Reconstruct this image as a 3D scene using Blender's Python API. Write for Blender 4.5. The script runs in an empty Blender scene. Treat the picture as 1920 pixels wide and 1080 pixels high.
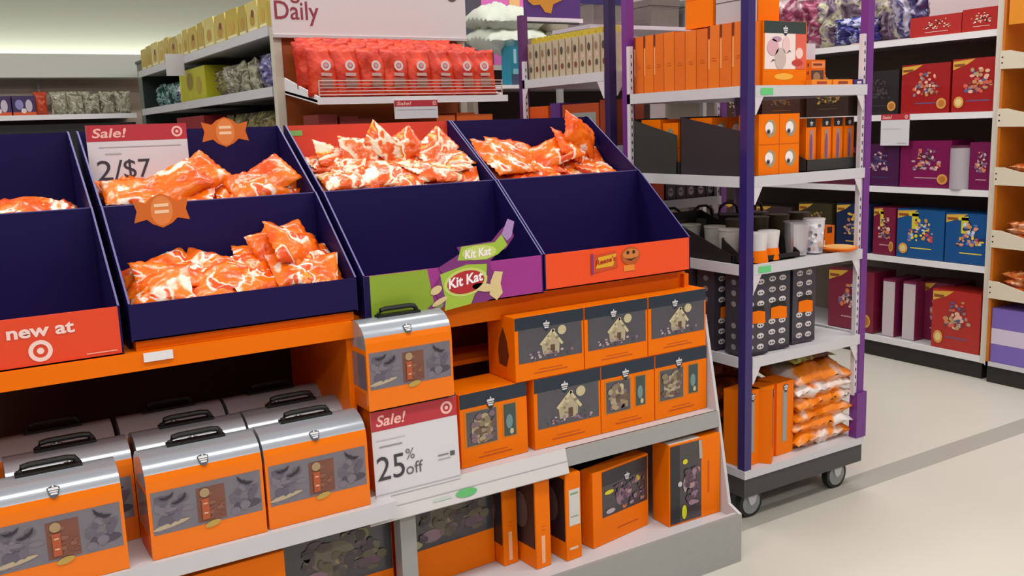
import bpy, math, random
from mathutils import Vector, Matrix, noise
import numpy as np
PI = math.pi
SC = bpy.context.scene
COL = SC.collection

# ------------------------------------------------------------------ camera
PITCH, ROLL, YAW, EYE = math.radians(9.8), math.radians(2.0), math.radians(31.5), 1.55
fwd = Vector((math.sin(YAW)*math.cos(PITCH), math.cos(YAW)*math.cos(PITCH), -math.sin(PITCH)))
rgt0 = fwd.cross(Vector((0, 0, 1))).normalized()
up0 = rgt0.cross(fwd)
rgt = rgt0*math.cos(ROLL) - up0*math.sin(ROLL)
upv = up0*math.cos(ROLL) + rgt0*math.sin(ROLL)
cd = bpy.data.cameras.new('camera'); cam = bpy.data.objects.new('camera', cd); COL.objects.link(cam)
cd.sensor_width = 36; cd.lens = 1750/1920*36; cd.clip_end = 60; cd.clip_start = 0.05
m3 = Matrix((rgt, upv, -fwd)).transposed()
cam.matrix_world = Matrix.Translation((0, 0, EYE)) @ m3.to_4x4()
SC.camera = cam

# ------------------------------------------------------------------ light and exposure
SC.view_settings.view_transform = 'Standard'; SC.view_settings.look = 'None'
SC.view_settings.exposure = -0.06; SC.view_settings.gamma = 1.0; SC.view_settings.use_curve_mapping = False
W = bpy.data.worlds.new('world'); SC.world = W; W.use_nodes = True
_nt = W.node_tree; _bg = _nt.nodes['Background']; _bg.inputs[1].default_value = 1.0   # bright white store ceiling above, dim hall at eye level
_tc = _nt.nodes.new('ShaderNodeTexCoord'); _sp = _nt.nodes.new('ShaderNodeSeparateXYZ'); _rp = _nt.nodes.new('ShaderNodeValToRGB')
_nt.links.new(_tc.outputs['Generated'], _sp.inputs[0]); _nt.links.new(_sp.outputs[2], _rp.inputs[0]); _nt.links.new(_rp.outputs[0], _bg.inputs[0])
_rp.color_ramp.elements[0].position = 0.12; _rp.color_ramp.elements[0].color = (0.07, 0.07, 0.08, 1)
_rp.color_ramp.elements[1].position = 0.5; _rp.color_ramp.elements[1].color = (0.46, 0.46, 0.45, 1)
def area(name, loc, rot, sx, sy, power, color=(1, 0.97, 0.92)):
    l = bpy.data.lights.new(name, 'AREA'); l.shape = 'RECTANGLE'; l.size = sx; l.size_y = sy; l.energy = power; l.color = color
    o = bpy.data.objects.new(name, l); COL.objects.link(o); o.location = loc; o.rotation_euler = rot
    return o
for ly, lx0 in ((-2.2, -2), (0.9, -2), (3.7, -1.2)):          # rows of ceiling strip lamps
    for k in range(3):
        area('ceiling_lamp', (lx0 + k*2.9, ly, 4.0), (0, 0, 0), 2.2, 0.5, 54)
for k in range(3): area('ceiling_lamp', (-1 + k*2.9, 6.6, 4.0), (0, 0, 0), 2.2, 0.28, 24)  # extra row added to brighten the far valance and wall
area('cove_lamp', (1.2, 8.90, 2.20), (PI*0.97, 0, 0), 7.6, 0.08, 42, (1, 1, 0.9))

# ------------------------------------------------------------------ materials
def lin(c):
    if isinstance(c, str):
        c = c.lstrip('#'); c = [int(c[i:i+2], 16)/255 for i in (0, 2, 4)]
    return tuple(((x/12.92) if x <= 0.04045 else ((x+0.055)/1.055)**2.4) for x in c) + (1,)
_M = {}
def M(hexc, rough=0.5, metal=0.0, mott=0.0, spec=0.5, scale=40, coat=0.0, bump=0.0):
    key = (hexc, rough, metal, mott, spec, scale, coat, bump)
    if key in _M: return _M[key]
    m = bpy.data.materials.new('mat_' + hexc.strip('#')); m.use_nodes = True
    nt = m.node_tree; b = nt.nodes['Principled BSDF']
    b.inputs['Base Color'].default_value = lin(hexc)
    b.inputs['Roughness'].default_value = rough; b.inputs['Metallic'].default_value = metal
    b.inputs['Specular IOR Level'].default_value = spec; b.inputs['Coat Weight'].default_value = coat
    if mott or bump:
        tc = nt.nodes.new('ShaderNodeTexCoord'); n = nt.nodes.new('ShaderNodeTexNoise')
        n.inputs['Scale'].default_value = scale; n.inputs['Detail'].default_value = 4
        nt.links.new(tc.outputs['Object'], n.inputs['Vector'])
        if mott:
            mx = nt.nodes.new('ShaderNodeMix'); mx.data_type = 'RGBA'
            c = lin(hexc)
            mx.inputs[6].default_value = tuple(x*(1-mott) for x in c[:3]) + (1,)
            mx.inputs[7].default_value = tuple(min(1, x*(1+mott)) for x in c[:3]) + (1,)
            nt.links.new(n.outputs['Fac'], mx.inputs[0]); nt.links.new(mx.outputs[2], b.inputs['Base Color'])
        if bump:
            bp = nt.nodes.new('ShaderNodeBump'); bp.inputs['Strength'].default_value = bump; bp.inputs['Distance'].default_value = 0.01
            nt.links.new(n.outputs['Fac'], bp.inputs['Height']); nt.links.new(bp.outputs['Normal'], b.inputs['Normal'])
    _M[key] = m; return m
def patch_mat(name, stops, scale=14, rough=0.28, distort=1.5, bump=0.4, coat=0.3, metal=0.0):
    """film printed in irregular patches of several colours (noise through a stepped ramp)"""
    if name in _M: return _M[name]
    m = bpy.data.materials.new(name); m.use_nodes = True; nt = m.node_tree; b = nt.nodes['Principled BSDF']
    tc = nt.nodes.new('ShaderNodeTexCoord'); n = nt.nodes.new('ShaderNodeTexNoise')
    n.inputs['Scale'].default_value = scale; n.inputs['Detail'].default_value = 2.5; n.inputs['Distortion'].default_value = distort
    oi = nt.nodes.new('ShaderNodeObjectInfo'); ad = nt.nodes.new('ShaderNodeVectorMath'); ad.operation = 'ADD'
    sc = nt.nodes.new('ShaderNodeVectorMath'); sc.operation = 'SCALE'; sc.inputs['Scale'].default_value = 7.0
    cb = nt.nodes.new('ShaderNodeCombineXYZ')
    nt.links.new(oi.outputs['Random'], cb.inputs[0]); nt.links.new(oi.outputs['Random'], cb.inputs[1])
    nt.links.new(cb.outputs[0], sc.inputs[0]); nt.links.new(tc.outputs['Object'], ad.inputs[0]); nt.links.new(sc.outputs[0], ad.inputs[1])
    nt.links.new(ad.outputs[0], n.inputs['Vector'])
    r = nt.nodes.new('ShaderNodeValToRGB'); r.color_ramp.interpolation = 'LINEAR'
    els = r.color_ramp.elements
    while len(els) > 1: els.remove(els[-1])
    els[0].position = stops[0][0]; els[0].color = lin(stops[0][1])
    for p, c in stops[1:]:
        e = els.new(p); e.color = lin(c)
    nt.links.new(n.outputs['Fac'], r.inputs[0]); nt.links.new(r.outputs[0], b.inputs['Base Color'])
    n2 = nt.nodes.new('ShaderNodeTexNoise'); n2.inputs['Scale'].default_value = 55; n2.inputs['Detail'].default_value = 3
    nt.links.new(tc.outputs['Object'], n2.inputs['Vector'])
    bp = nt.nodes.new('ShaderNodeBump'); bp.inputs['Strength'].default_value = bump; bp.inputs['Distance'].default_value = 0.008
    nt.links.new(n2.outputs['Fac'], bp.inputs['Height']); nt.links.new(bp.outputs['Normal'], b.inputs['Normal'])
    b.inputs['Roughness'].default_value = rough; b.inputs['Coat Weight'].default_value = coat; b.inputs['Metallic'].default_value = metal; b.inputs['Specular IOR Level'].default_value = .35
    _M[name] = m; return m

# ------------------------------------------------------------------ mesh builder
class MB:
    def __init__(s): s.v = []; s.f = []; s.fm = []; s.mats = []
    def mi(s, mat):
        if mat not in s.mats: s.mats.append(mat)
        return s.mats.index(mat)
    def add(s, vs, fs, mat):
        o = len(s.v); s.v += [tuple(p) for p in vs]; i = s.mi(mat)
        for f in fs: s.f.append(tuple(o+k for k in f)); s.fm.append(i)
        return s
    def box(s, x0, x1, y0, y1, z0, z1, mat):
        v = [(x, y, z) for z in (z0, z1) for y in (y0, y1) for x in (x0, x1)]
        return s.add(v, [(0, 2, 3, 1), (4, 5, 7, 6), (0, 1, 5, 4), (2, 6, 7, 3), (0, 4, 6, 2), (1, 3, 7, 5)], mat)
    def prism(s, pts, axis, a, b, mat):
        """pts: polygon in the two other axes (x: (y,z), y: (x,z), z: (x,y)), swept from a to b"""
        def P(p, t): return (t, p[0], p[1]) if axis == 'x' else ((p[0], t, p[1]) if axis == 'y' else (p[0], p[1], t))
        n = len(pts); v = [P(p, a) for p in pts] + [P(p, b) for p in pts]
        fs = [tuple(range(n))[::-1], tuple(range(n, 2*n))] + [(i, (i+1) % n, n+(i+1) % n, n+i) for i in range(n)]
        return s.add(v, fs, mat)
    def tube(s, path, r, mat, n=8, closed=False):
        path = [Vector(p) for p in path]; rings = []
        for i, p in enumerate(path):
            a = path[max(0, i-1)]; b = path[min(len(path)-1, i+1)]
            t = (b-a).normalized(); ref = Vector((0, 0, 1)) if abs(t.z) < 0.9 else Vector((1, 0, 0))
            u = t.cross(ref).normalized(); w = u.cross(t)
            rings.append([p + (u*math.cos(2*PI*k/n) + w*math.sin(2*PI*k/n))*r for k in range(n)])
        v = [q for R in rings for q in R]; fs = []
        for i in range(len(rings)-1):
            for k in range(n): fs.append((i*n+k, i*n+(k+1) % n, (i+1)*n+(k+1) % n, (i+1)*n+k))
        fs.append(tuple(range(n))[::-1]); fs.append(tuple((len(rings)-1)*n+k for k in range(n)))
        return s.add(v, fs, mat)
    def cyl(s, c, r, h, mat, axis='z', n=24, r2=None):
        r2 = r if r2 is None else r2; v = []
        for t, rr in ((0, r), (h, r2)):
            for k in range(n):
                a = 2*PI*k/n; p, q = rr*math.cos(a), rr*math.sin(a)
                v.append({'z': (c[0]+p, c[1]+q, c[2]+t), 'y': (c[0]+p, c[1]+t, c[2]+q), 'x': (c[0]+t, c[1]+p, c[2]+q)}[axis])
        return s.add(v, [tuple(range(n))[::-1], tuple(range(n, 2*n))] + [(i, (i+1) % n, n+(i+1) % n, n+i) for i in range(n)], mat)
    def build(s, name, parent=None, bevel=0.0, smooth=False, loc=None, rot=None):
        me = bpy.data.meshes.new(name); me.from_pydata(s.v, [], s.f)
        for m in s.mats: me.materials.append(m)
        me.polygons.foreach_set('material_index', s.fm)
        if smooth: me.polygons.foreach_set('use_smooth', [True]*len(s.f))
        me.update()
        o = bpy.data.objects.new(name, me); COL.objects.link(o)
        if parent: o.parent = parent
        if loc: o.location = loc
        if rot: o.rotation_euler = rot
        if bevel:
            b = o.modifiers.new('bevel', 'BEVEL'); b.width = bevel; b.segments = 2; b.limit_method = 'ANGLE'
        return o
_T = {}
def text_mesh(s, bold=0.0):
    k = (s, bold)
    if k in _T: return _T[k]
    c = bpy.data.curves.new('text', 'FONT'); c.body = s; c.size = 1; c.offset = bold; c.resolution_u = 3
    o = bpy.data.objects.new('text', c); COL.objects.link(o)
    bpy.context.view_layer.update()
    me = bpy.data.meshes.new_from_object(o.evaluated_get(bpy.context.evaluated_depsgraph_get()))
    v = [(p.co.x, p.co.y) for p in me.vertices]; f = [tuple(p.vertices) for p in me.polygons]
    bpy.data.objects.remove(o); bpy.data.meshes.remove(me); bpy.data.curves.remove(c)
    xs = [p[0] for p in v]; x0 = min(xs); w = max(xs)-x0
    v = [(p[0]-x0, p[1]) for p in v]
    _T[k] = (v, f, w); return _T[k]
class Face:
    """a flat side to print on: origin o, axes u (right) and v (up), outward normal n"""
    def __init__(s, mb, o, u, v):
        s.mb = mb; s.o = Vector(o); s.u = Vector(u).normalized(); s.v = Vector(v).normalized(); s.n = s.u.cross(s.v)
    def P(s, a, b, L): return s.o + s.u*a + s.v*b + s.n*(0.0007*L)
    def poly(s, pts, mat, L=1):
        s.mb.add([s.P(a, b, L) for a, b in pts], [tuple(range(len(pts)))], mat); return s
    def rect(s, a0, b0, a1, b1, mat, L=1): return s.poly([(a0, b0), (a1, b0), (a1, b1), (a0, b1)], mat, L)
    def ell(s, a, b, ra, rb, mat, L=1, n=20, rot=0):
        return s.poly([(a+ra*math.cos(t)*math.cos(rot)-rb*math.sin(t)*math.sin(rot), b+ra*math.cos(t)*math.sin(rot)+rb*math.sin(t)*math.cos(rot)) for t in [2*PI*k/n for k in range(n)]], mat, L)
    def ring(s, a, b, r0, r1, mat, L=1, n=24):
        vs = [s.P(a+r*math.cos(2*PI*k/n), b+r*math.sin(2*PI*k/n), L) for r in (r0, r1) for k in range(n)]
        s.mb.add(vs, [(k, (k+1) % n, n+(k+1) % n, n+k)[::-1] for k in range(n)], mat); return s
    def text(s, st, a, b, size, mat, L=1, bold=0.0, shear=0.0, width=None, rot=0.0, sx=1.0):
        v, f, w = text_mesh(st, bold)
        k = (width/(w*size)) if width else sx
        ca, sa = math.cos(rot), math.sin(rot); out = []
        for x, y in v:
            x, y = (x*size*k + shear*y*size), y*size
            out.append(s.P(a+x*ca-y*sa, b+x*sa+y*ca, L))
        s.mb.add(out, f, mat); return s
    def scatter(s, a0, b0, a1, b1, n, cols, L=2, seed=1, r=(.03, .08), rough=.45):
        rr = random.Random(seed); w, h = a1-a0, b1-b0; m = min(w, h)
        for k in range(n):
            ra = min(rr.uniform(*r)*m*1.3, w*.45); rb = min(rr.uniform(*r)*m, h*.45)
            s.ell(rr.uniform(a0+ra, a1-ra), rr.uniform(b0+rb, b1-rb), ra, rb, M(rr.choice(cols), rough), L+k*.07, n=9, rot=0)
        return s
    def bullseye(s, a, b, r, mat, L=1):
        s.ring(a, b, r*0.62, r, mat, L); s.ell(a, b, r*0.3, r*0.3, mat, L); return s
def front(mb, w, d, z=0.0): return Face(mb, (-w/2, -d/2, z), (1, 0, 0), (0, 0, 1))
def left(mb, w, d, z=0.0): return Face(mb, (-w/2, d/2, z), (0, -1, 0), (0, 0, 1))
def topf(mb, w, d, h): return Face(mb, (-w/2, -d/2, h), (1, 0, 0), (0, 1, 0))

def tag(o, label, cat, group=None, kind=None):
    o['label'] = label; o['category'] = cat
    if group: o['group'] = group
    if kind: o['kind'] = kind
    return o
def thing(name, label, cat, loc=(0, 0, 0), rz=0.0, group=None):
    o = bpy.data.objects.new(name, None); COL.objects.link(o); o.empty_display_size = 0.05
    o.location = loc; o.rotation_euler = (0, 0, rz)
    return tag(o, label, cat, group)
def dup(o, parent=None, mats=None):
    c = o.copy(); COL.objects.link(c)
    if parent: c.parent = parent
    for ch in [x for x in _kids(o)]: dup(ch, c)
    return c
def _kids(o): return [x for x in list(COL.objects) if x.parent == o]
def copy_thing(o, loc, label=None, rz=None, rot=None, group=None):
    c = dup(o); c.location = loc
    if rz is not None: c.rotation_euler = (0, 0, rz)
    if rot is not None: c.rotation_euler = rot
    if label: c['label'] = label
    if group: c['group'] = group
    return c
def structure(o): o['kind'] = 'structure'; return o

# common colours
OR = M('#f07400', 0.45, mott=0.04, scale=8, spec=.15); ORD = M('#d96000', 0.45, spec=.2); NAVY = M('#1d2a3a', 0.4); BLK = M('#15120f', 0.5)
WHITE = M('#e4e0e2', 0.5); METAL = M('#c9c6ca', 0.4, mott=0.03, scale=20); GREYM = M('#9a9997', 0.45, mott=0.05, scale=30)
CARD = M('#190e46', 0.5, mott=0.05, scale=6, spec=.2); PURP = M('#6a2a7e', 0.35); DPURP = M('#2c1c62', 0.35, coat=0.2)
REDO = M('#e2431c', 0.5, mott=0.04, scale=7); TGT = M('#b5303c', 0.45); PINKW = M('#f0b9ae', 0.5); CREAM = M('#e8d9a8', 0.5)

# ------------------------------------------------------------------ setting
mb = MB(); mb.box(-3, 6.2, -3, 9.6, -0.05, 0, M('#cbc6bb', 0.38, mott=0.035, scale=2.2)); structure(mb.build('floor'))
mb = MB(); mb.box(-3, 6.2, 2.41, 2.53, 0, 0.0012, M('#a5a097', 0.42, mott=0.04, scale=9)); structure(mb.build('trim_1'))
mb = MB(); mb.box(-3, 6.2, 9.0, 9.1, 0, 4.2, M('#9c9e90', 0.8, mott=0.02, scale=3)); structure(mb.build('wall_back'))
mb = MB(); mb.box(5.62, 5.72, -1.5, 9.0, 0, 4.2, M('#c9b6b8', 0.7)); structure(mb.build('wall_right'))
mb = MB(); mb.box(-3, 5.6, 8.68, 8.72, 2.08, 2.27, M('#c4c6bc', 0.6)); mb.box(-3, 5.6, 8.72, 9.0, 2.08, 2.1, M('#c4c6bc', 0.6)); structure(mb.build('trim_2'))
mb = MB(); mb.box(-3, 5.6, 8.98, 9.0, 1.0, 2.08, M('#cbb8a8', 0.6)); structure(mb.build('trim_3'))

# ------------------------------------------------------------------ wall shelf at the very back
t = thing('wall_shelf', 'long white shelf along the back wall under the lit cove', 'shelf', (0, 0, 0))
mb = MB(); mb.box(-2.6, 1.55, 8.55, 8.98, 1.745, 1.765, METAL); mb.box(-2.6, 1.55, 8.53, 8.55, 1.735, 1.775, WHITE); mb.build('shelf_board', t)
mb = MB(); mb.box(-2.6, 1.55, 8.6, 8.98, 0.9, 1.70, M('#1c1a1c', 0.6)); mb.build('gap_shade_block', t)  # black block painted as the dark gap beneath the shelf
for x in (-1.2, 0.86): MB().box(x-.008, x+.008, 8.9, 8.92, 1.765, 2.07, GREYM).build('rod', t)

silver = patch_mat('film_silver', [(0.0, '#4a463c'), (.42, '#6f6a58'), (.5, '#c9c4ac'), (.58, '#8d8871'), (1, '#e6e2d2')], 12, 0.3)
purplef = patch_mat('film_purple', [(0.0, '#1a1133'), (.42, '#33206a'), (.52, '#8e86b8'), (.6, '#efeaf5'), (1, '#4c3a8a')], 11, 0.3)
olive = patch_mat('film_olive', [(0.0, '#2c2618'), (.45, '#5a4f2c'), (.55, '#9a8f5d'), (1, '#3d3622')], 14, 0.35)
tealf = patch_mat('film_teal', [(0.0, '#0f2a26'), (.45, '#1d4a44'), (.58, '#9fc2c0'), (.66, '#1c3038'), (1, '#16242c')], 12, 0.3)

def bag_mesh(name, w, h, t, seed, nx=18, ny=12, wr=0.12, crimp=0.09):
    """a sealed pillow pack lying in its local xy plane, crimped at both x ends, wrinkled film"""
    rnd = random.Random(seed); off = Vector((rnd.random()*50, rnd.random()*50, rnd.random()*50)); v = []; f = []
    for side in (1, -1):
        for j in range(ny+1):
            for i in range(nx+1):
                a, b = 2*i/nx-1, 2*j/ny-1
                e = max(0.0, 1-abs(a/(1-crimp))**3.2) if abs(a) < 1-crimp else 0.0
                g = max(0.0, 1-abs(b)**2.6)
                z = t/2*(e**0.55)*(g**0.6)
                p = Vector((a*3, b*3, side*2)) + off
                z *= 1 + 0.4*noise.noise(p*1.3)
                bendz = 0.05*h*noise.noise(Vector((a*1.1, b*1.1, 0)) + off)
                ridge = wr*t*noise.noise(Vector((a*9, b*7, side)) + off)*(0.4+e)
                if abs(a) >= 1-crimp: ridge += (1 if j % 2 else -1)*t*0.05
                pinch = 1 - 0.06*e + 0.03*noise.noise(Vector((a*6, 0, 0)) + off)
                v.append((a*w/2, b*h/2*pinch, side*z + bendz + ridge + side*0.0008))
    N = (nx+1)*(ny+1)
    for j in range(ny):
        for i in range(nx):
            k = j*(nx+1)+i; f.append((k, k+1, k+nx+2, k+nx+1)); f.append((N+k, N+k+nx+1, N+k+nx+2, N+k+1))
    for i in range(nx):
        f.append((i, N+i, N+i+1, i+1)); k = ny*(nx+1)+i; f.append((k, k+1, N+k+1, N+k))
    for j in range(ny):
        k = j*(nx+1); f.append((k, k+nx+1, N+k+nx+1, N+k)); k += nx; f.append((k, N+k, N+k+nx+1, k+nx+1))
    return v, f
def bag_obj(name, w, h, t, seed, mat, **k):
    mb = MB(); v, f = bag_mesh(name, w, h, t, seed, **k); mb.add(v, f, mat); return mb.build(name, smooth=True)

# back wall goods
R = random.Random(3)
for k, (x, n) in enumerate([(0.18, 0), (0.36, 1), (0.54, 2), (0.72, 3)]):
    mb = MB(); F = front(mb.box(-.085, .085, -.07, .07, 0, .17, M('#3b2356', 0.5)), .17, .14)
    F.rect(.0, .0, .17, .04, M('#d8541d', .5)); F.ell(.05, .10, .03, .04, M('#8d84b8')); F.ell(.12, .09, .025, .05, M('#c7b9c4')); F.ell(.08, .05, .02, .02, M('#e2d4c8'), 2)
    o = mb.build('candy_box', loc=(x, 8.78, 1.765))
    tag(o, 'purple and orange candy box left of red bag on the back wall shelf', 'box', 'purple candy boxes on the back wall shelf')
o = bag_obj('candy_bag', .2, .1, .07, 5, M('#c0431f', .35, bump=.3)); o.location = (.845, 8.74, 1.868); o.rotation_euler = (0, PI/2, PI/2)
o.rotation_euler = (PI/2, PI/2, 0)
tag(o, 'narrow red bag standing between purple boxes and silver bags on back wall shelf', 'bag')
for k in range(5):
    o = bag_obj('candy_bag', .2, .13, .08, 20+k, silver); o.location = (.985+k*.125, 8.74, 1.868); o.rotation_euler = (PI/2, PI/2+R.uniform(-.1, .1), 0)
    tag(o, 'silver grey candy bag standing in the row on the back wall shelf', 'bag', 'silver bags on the back wall shelf')
mb = MB(); mb.box(-.17, .17, -.25, .25, 0, 2.17, M('#7f877c', .6)); mb.box(-.18, .18, -.26, .26, 2.17, 2.19, M('#5f675e', .6))
tag(mb.build('aisle_end_panel', loc=(1.745, 8.2, 0)), 'grey green end panel standing at far end of the left aisle', 'panel')

# ------------------------------------------------------------------ left aisle gondola
t = thing('aisle_shelving', 'tall aisle shelving running away behind the display, yellow packs on top', 'shelving', (1.30, 4.05, 0))
for z, dep in ((2.0, .44), (1.745, .44), (1.47, .46), (1.1, .46), (.2, .46)):
    mb = MB(); mb.box(0.01, dep, 0, 2.9, z-.02, z, GREYM); mb.box(0, .012, 0, 2.9, z-.03, z+.012, METAL); mb.build('shelf', t)
mb = MB(); mb.box(.44, .47, 0, 2.9, 0, 2.0, M('#2a2320', .7)); mb.build('back_panel', t)
MB().box(.02, .44, 2.88, 2.9, 0, 1.99, M('#1e2a28', .7)).build('end_panel', t)
mb = MB(); mb.prism([(0, 0), (.09, 0), (.09, .1), (0, .055)], 'x', 0, .002, WHITE)
mb = MB(); F = Face(mb, (-.10, 1.60, 1.90), (0, -1, 0), (0, 0, 1)); mb.box(-.1, 0, 1.55, 1.56, 1.90, 2.02, M('#b7b2b4', .5)); mb.build('aisle_flag', t)
yel = [M('#c4ac50', .45, mott=.15, scale=9), M('#d0c070', .45, mott=.15, scale=9), M('#b39c44', .45, mott=.15, scale=9), M('#c0a640', .45, mott=.15, scale=9)]
y = 4.10; k = 0
while y < 6.85:
    w = R.choice((.13, .17, .21)); h = R.uniform(.14, .16); mb = MB()
    mb.prism([(-w/2+.004, 0), (w/2-.004, 0), (w/2-.004, h*.8), (w/2-.012, h), (-w/2+.012, h), (-w/2+.004, h*.8)], 'x', 0, .1, yel[k % 4])
    F = Face(mb, (0, w/2, 0), (0, -1, 0), (0, 0, 1)); F.ell(w*.5, h*.45, w*.22, h*.2, M('#b58a38' if k % 3 else '#c79c3c', .5)); F.rect(w*.12, h*.12, w*.88, h*.2, M('#e9e0b4', .5))
    if k % 3 == 1: F.ell(w*.55, h*.62, w*.12, h*.12, M('#7a3d22', .5), 2)
    o = mb.build('snack_pack', loc=(1.32, y+w/2, 2.002)); tag(o, 'pale yellow snack pack standing in row on the left aisle top shelf', 'pack', 'yellow packs on the aisle top shelf')
    y += w+.006; k += 1
# second shelf
for k, (y, m, n, s) in enumerate([(4.16, 'purplef', 'purple and white', 1), (4.34, 'purplef', 'purple and white', 1), (4.55, 'silver', '', 1), (4.75, 'silver', '', 1), (4.94, 'silver', '', .9), (5.12, 'olive', '', .8)]):
    mat = {'purplef': purplef, 'silver': silver, 'olive': olive}[m]
    o = bag_obj('candy_bag', .17*s, .19, .08, 40+k, mat); o.location = (1.40, y, 1.835); o.rotation_euler = (R.uniform(-.25, .25), PI/2-.15, 0)
    tag(o, {'purplef': 'purple and white candy bag leaning on aisle shelf beside the white upright', 'silver': 'silver candy bag leaning on the left aisle second shelf', 'olive': 'small olive candy bag between silver bags and yellow green box'}[m], 'bag', {'purplef': 'purple bags on the aisle shelf', 'silver': 'silver bags on the aisle shelf'}.get(m))
mb = MB(); mb.box(0, .14, -.3, .3, 0, .19, M('#b7b11e', .5, mott=.15, scale=10)); F = Face(mb, (0, .3, 0), (0, -1, 0), (0, 0, 1)); F.ell(.25, .12, .07, .05, M('#8d7a1c')); F.ell(.45, .09, .06, .05, M('#a88f2a')); F.rect(.0, 0, .04, .19, M('#c9cf2a'))
tag(mb.build('candy_carton', loc=(1.33, 5.58, 1.747)), 'yellow green carton in the middle of the left aisle second shelf', 'carton')
for k, y in enumerate((6.02, 6.2, 6.4)):
    o = bag_obj('candy_bag', .15, .18, .08, 60+k, purplef if k < 1 else tealf); o.location = (1.40, y, 1.825); o.rotation_euler = (0, PI/2-.1, 0)
    tag(o, 'dark purple candy bag just beyond the yellow green carton' if k < 1 else 'dark teal candy bag near far end of left aisle shelf', 'bag', None if k < 1 else 'teal bags at the far end of the aisle')
o = bag_obj('candy_bag', .16, .2, .09, 66, tealf); o.location = (1.40, 6.65, 1.83); o.rotation_euler = (0, PI/2-.1, 0)
tag(o, 'dark teal candy bag near far end of left aisle shelf', 'bag', 'teal bags at the far end of the aisle')
mb = MB(); mb.box(0, .2, -.33, .33, 0, .2, M('#8e1a22', .5, mott=.2)); tag(mb.build('candy_carton', loc=(1.33, 5.72, 1.472)), 'dark red carton on the aisle third shelf just above the blue trays', 'carton')
for k, y in enumerate((4.2, 4.42, 4.65, 4.88, 5.1)):
    o = bag_obj('candy_bag', .19, .2, .09, 70+k, olive); o.location = (1.42, y, 1.57); o.rotation_euler = (0, PI/2-.2, R.uniform(-.2, .2))
    tag(o, 'dark olive candy bag on the aisle third shelf in shadow', 'bag', 'olive bags on the aisle third shelf')

# ------------------------------------------------------------------ endcap with wire basket of red pouches
t = thing('endcap_shelving', 'white endcap shelving with a sloped wire basket of red pouches', 'shelving', (0, 0, 0))
for x in (1.30, 2.19): MB().box(x, x+.035, 3.985, 4.03, 0, 2.0, M('#c9bfae', .5)).build('upright', t)
mb = MB(); mb.box(1.335, 2.19, 4.0, 4.03, 0, 2.0, M('#a04c10', .6, mott=.08)); mb.build('back_panel', t)
for x in (1.335, 2.185):
    MB().prism([(3.985, 1.79), (3.60, 1.695), (3.60, 1.665), (3.985, 1.72)], 'x', x, x+.006, WHITE).build('shelf_bracket', t)
mb = MB()
mb.add([(1.335, 3.985, 1.735), (2.19, 3.985, 1.735), (2.19, 3.6, 1.68), (1.335, 3.6, 1.68), (1.335, 3.985, 1.725), (2.19, 3.985, 1.725), (2.19, 3.6, 1.67), (1.335, 3.6, 1.67)], [(0, 3, 2, 1), (4, 5, 6, 7), (3, 7, 6, 2), (0, 4, 7, 3), (1, 2, 6, 5), (0, 1, 5, 4)], METAL)
mb.build('basket_floor', t)
MB().box(1.335, 2.21, 3.585, 3.6, 1.662, 1.69, WHITE).build('price_rail', t)
mb = MB()
for k in range(5): mb.tube([(1.345, 3.60, 1.70+k*.0135), (2.19, 3.60, 1.70+k*.0135)], .0022, M('#d9b7b0', .35, 0.3), 6)
for k in range(2): mb.tube([(1.345+k*.845, 3.60, 1.69), (1.345+k*.845, 3.60, 1.757)], .0025, M('#d9b7b0', .35, .3), 6)
mb.build('wire_front', t)
mb = MB(); mb.box(1.335, 2.19, 3.62, 3.985, 1.43, 1.45, METAL); mb.build('shelf', t)

t = thing('header_sign', 'large white header sign with maroon lettering above the red pouches', 'sign', (0, 3.975, 0))
mb = MB(); mb.box(1.295, 2.225, -.012, .0, 1.965, 2.5, M('#d3c9cb', .5)); F = Face(mb, (1.295, -.012, 1.965), (1, 0, 0), (0, 0, 1))
mar = M('#8c2a3a', .5)
F.text('Daily', .012, .066, .108, mar, bold=.01, width=.195); F.text('Right', .012, .158, .108, mar, bold=.01, width=.195); F.ell(.86, .195, .03, .03, M('#5e3a48'))
mb.build('sign_board', t)
MB().box(1.295, 2.225, -.018, .004, 1.955, 1.967, M('#c3b9bb', .4)).build('sign_frame', t)

redp = patch_mat('film_red', [(0.0, '#941600'), (.45, '#b82202'), (.6, '#cc3606'), (1, '#ae2002')], 9, .45, bump=.4, coat=.0)
def pouch(w=.135, h=.195, d=.075, seed=0):
    mb = MB(); v = []; f = []; nx, nz = 12, 12; rn = random.Random(seed); off = Vector((rn.random()*30, 3, seed))
    for s in (-1, 1):
        for j in range(nz+1):
            for i in range(nx+1):
                a, b = 2*i/nx-1, j/nz
                prof = (1-b**2.2)*0.9 if b < .97 else 0
                dd = d/2*max(0, 1-abs(a)**2.5)**.6*max(0, prof)**.7 + .001
                wv = w/2*(1 - .12*b*(1-b)*2 + .03*noise.noise(Vector((b*5, s, a)) + off))
                v.append((a*wv, s*dd + .02*noise.noise(Vector((a*2, b*3, 0)) + off)*b, b*h + .006*noise.noise(Vector((a*5, 0, 0)) + off)))
    N = (nx+1)*(nz+1)
    for j in range(nz):
        for i in range(nx):
            k = j*(nx+1)+i; f.append((k, k+1, k+nx+2, k+nx+1)); f.append((N+k, N+k+nx+1, N+k+nx+2, N+k+1))
    for i in range(nx):
        f.append((i, N+i, N+i+1, i+1)); k = nz*(nx+1)+i; f.append((k, k+1, N+k+1, N+k))
    for j in range(nz):
        k = j*(nx+1); f.append((k, k+nx+1, N+k+nx+1, N+k)); k += nx; f.append((k, N+k, N+k+nx+1, k+nx+1))
    mb.add(v, f, redp); return mb
protos = []
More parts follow.
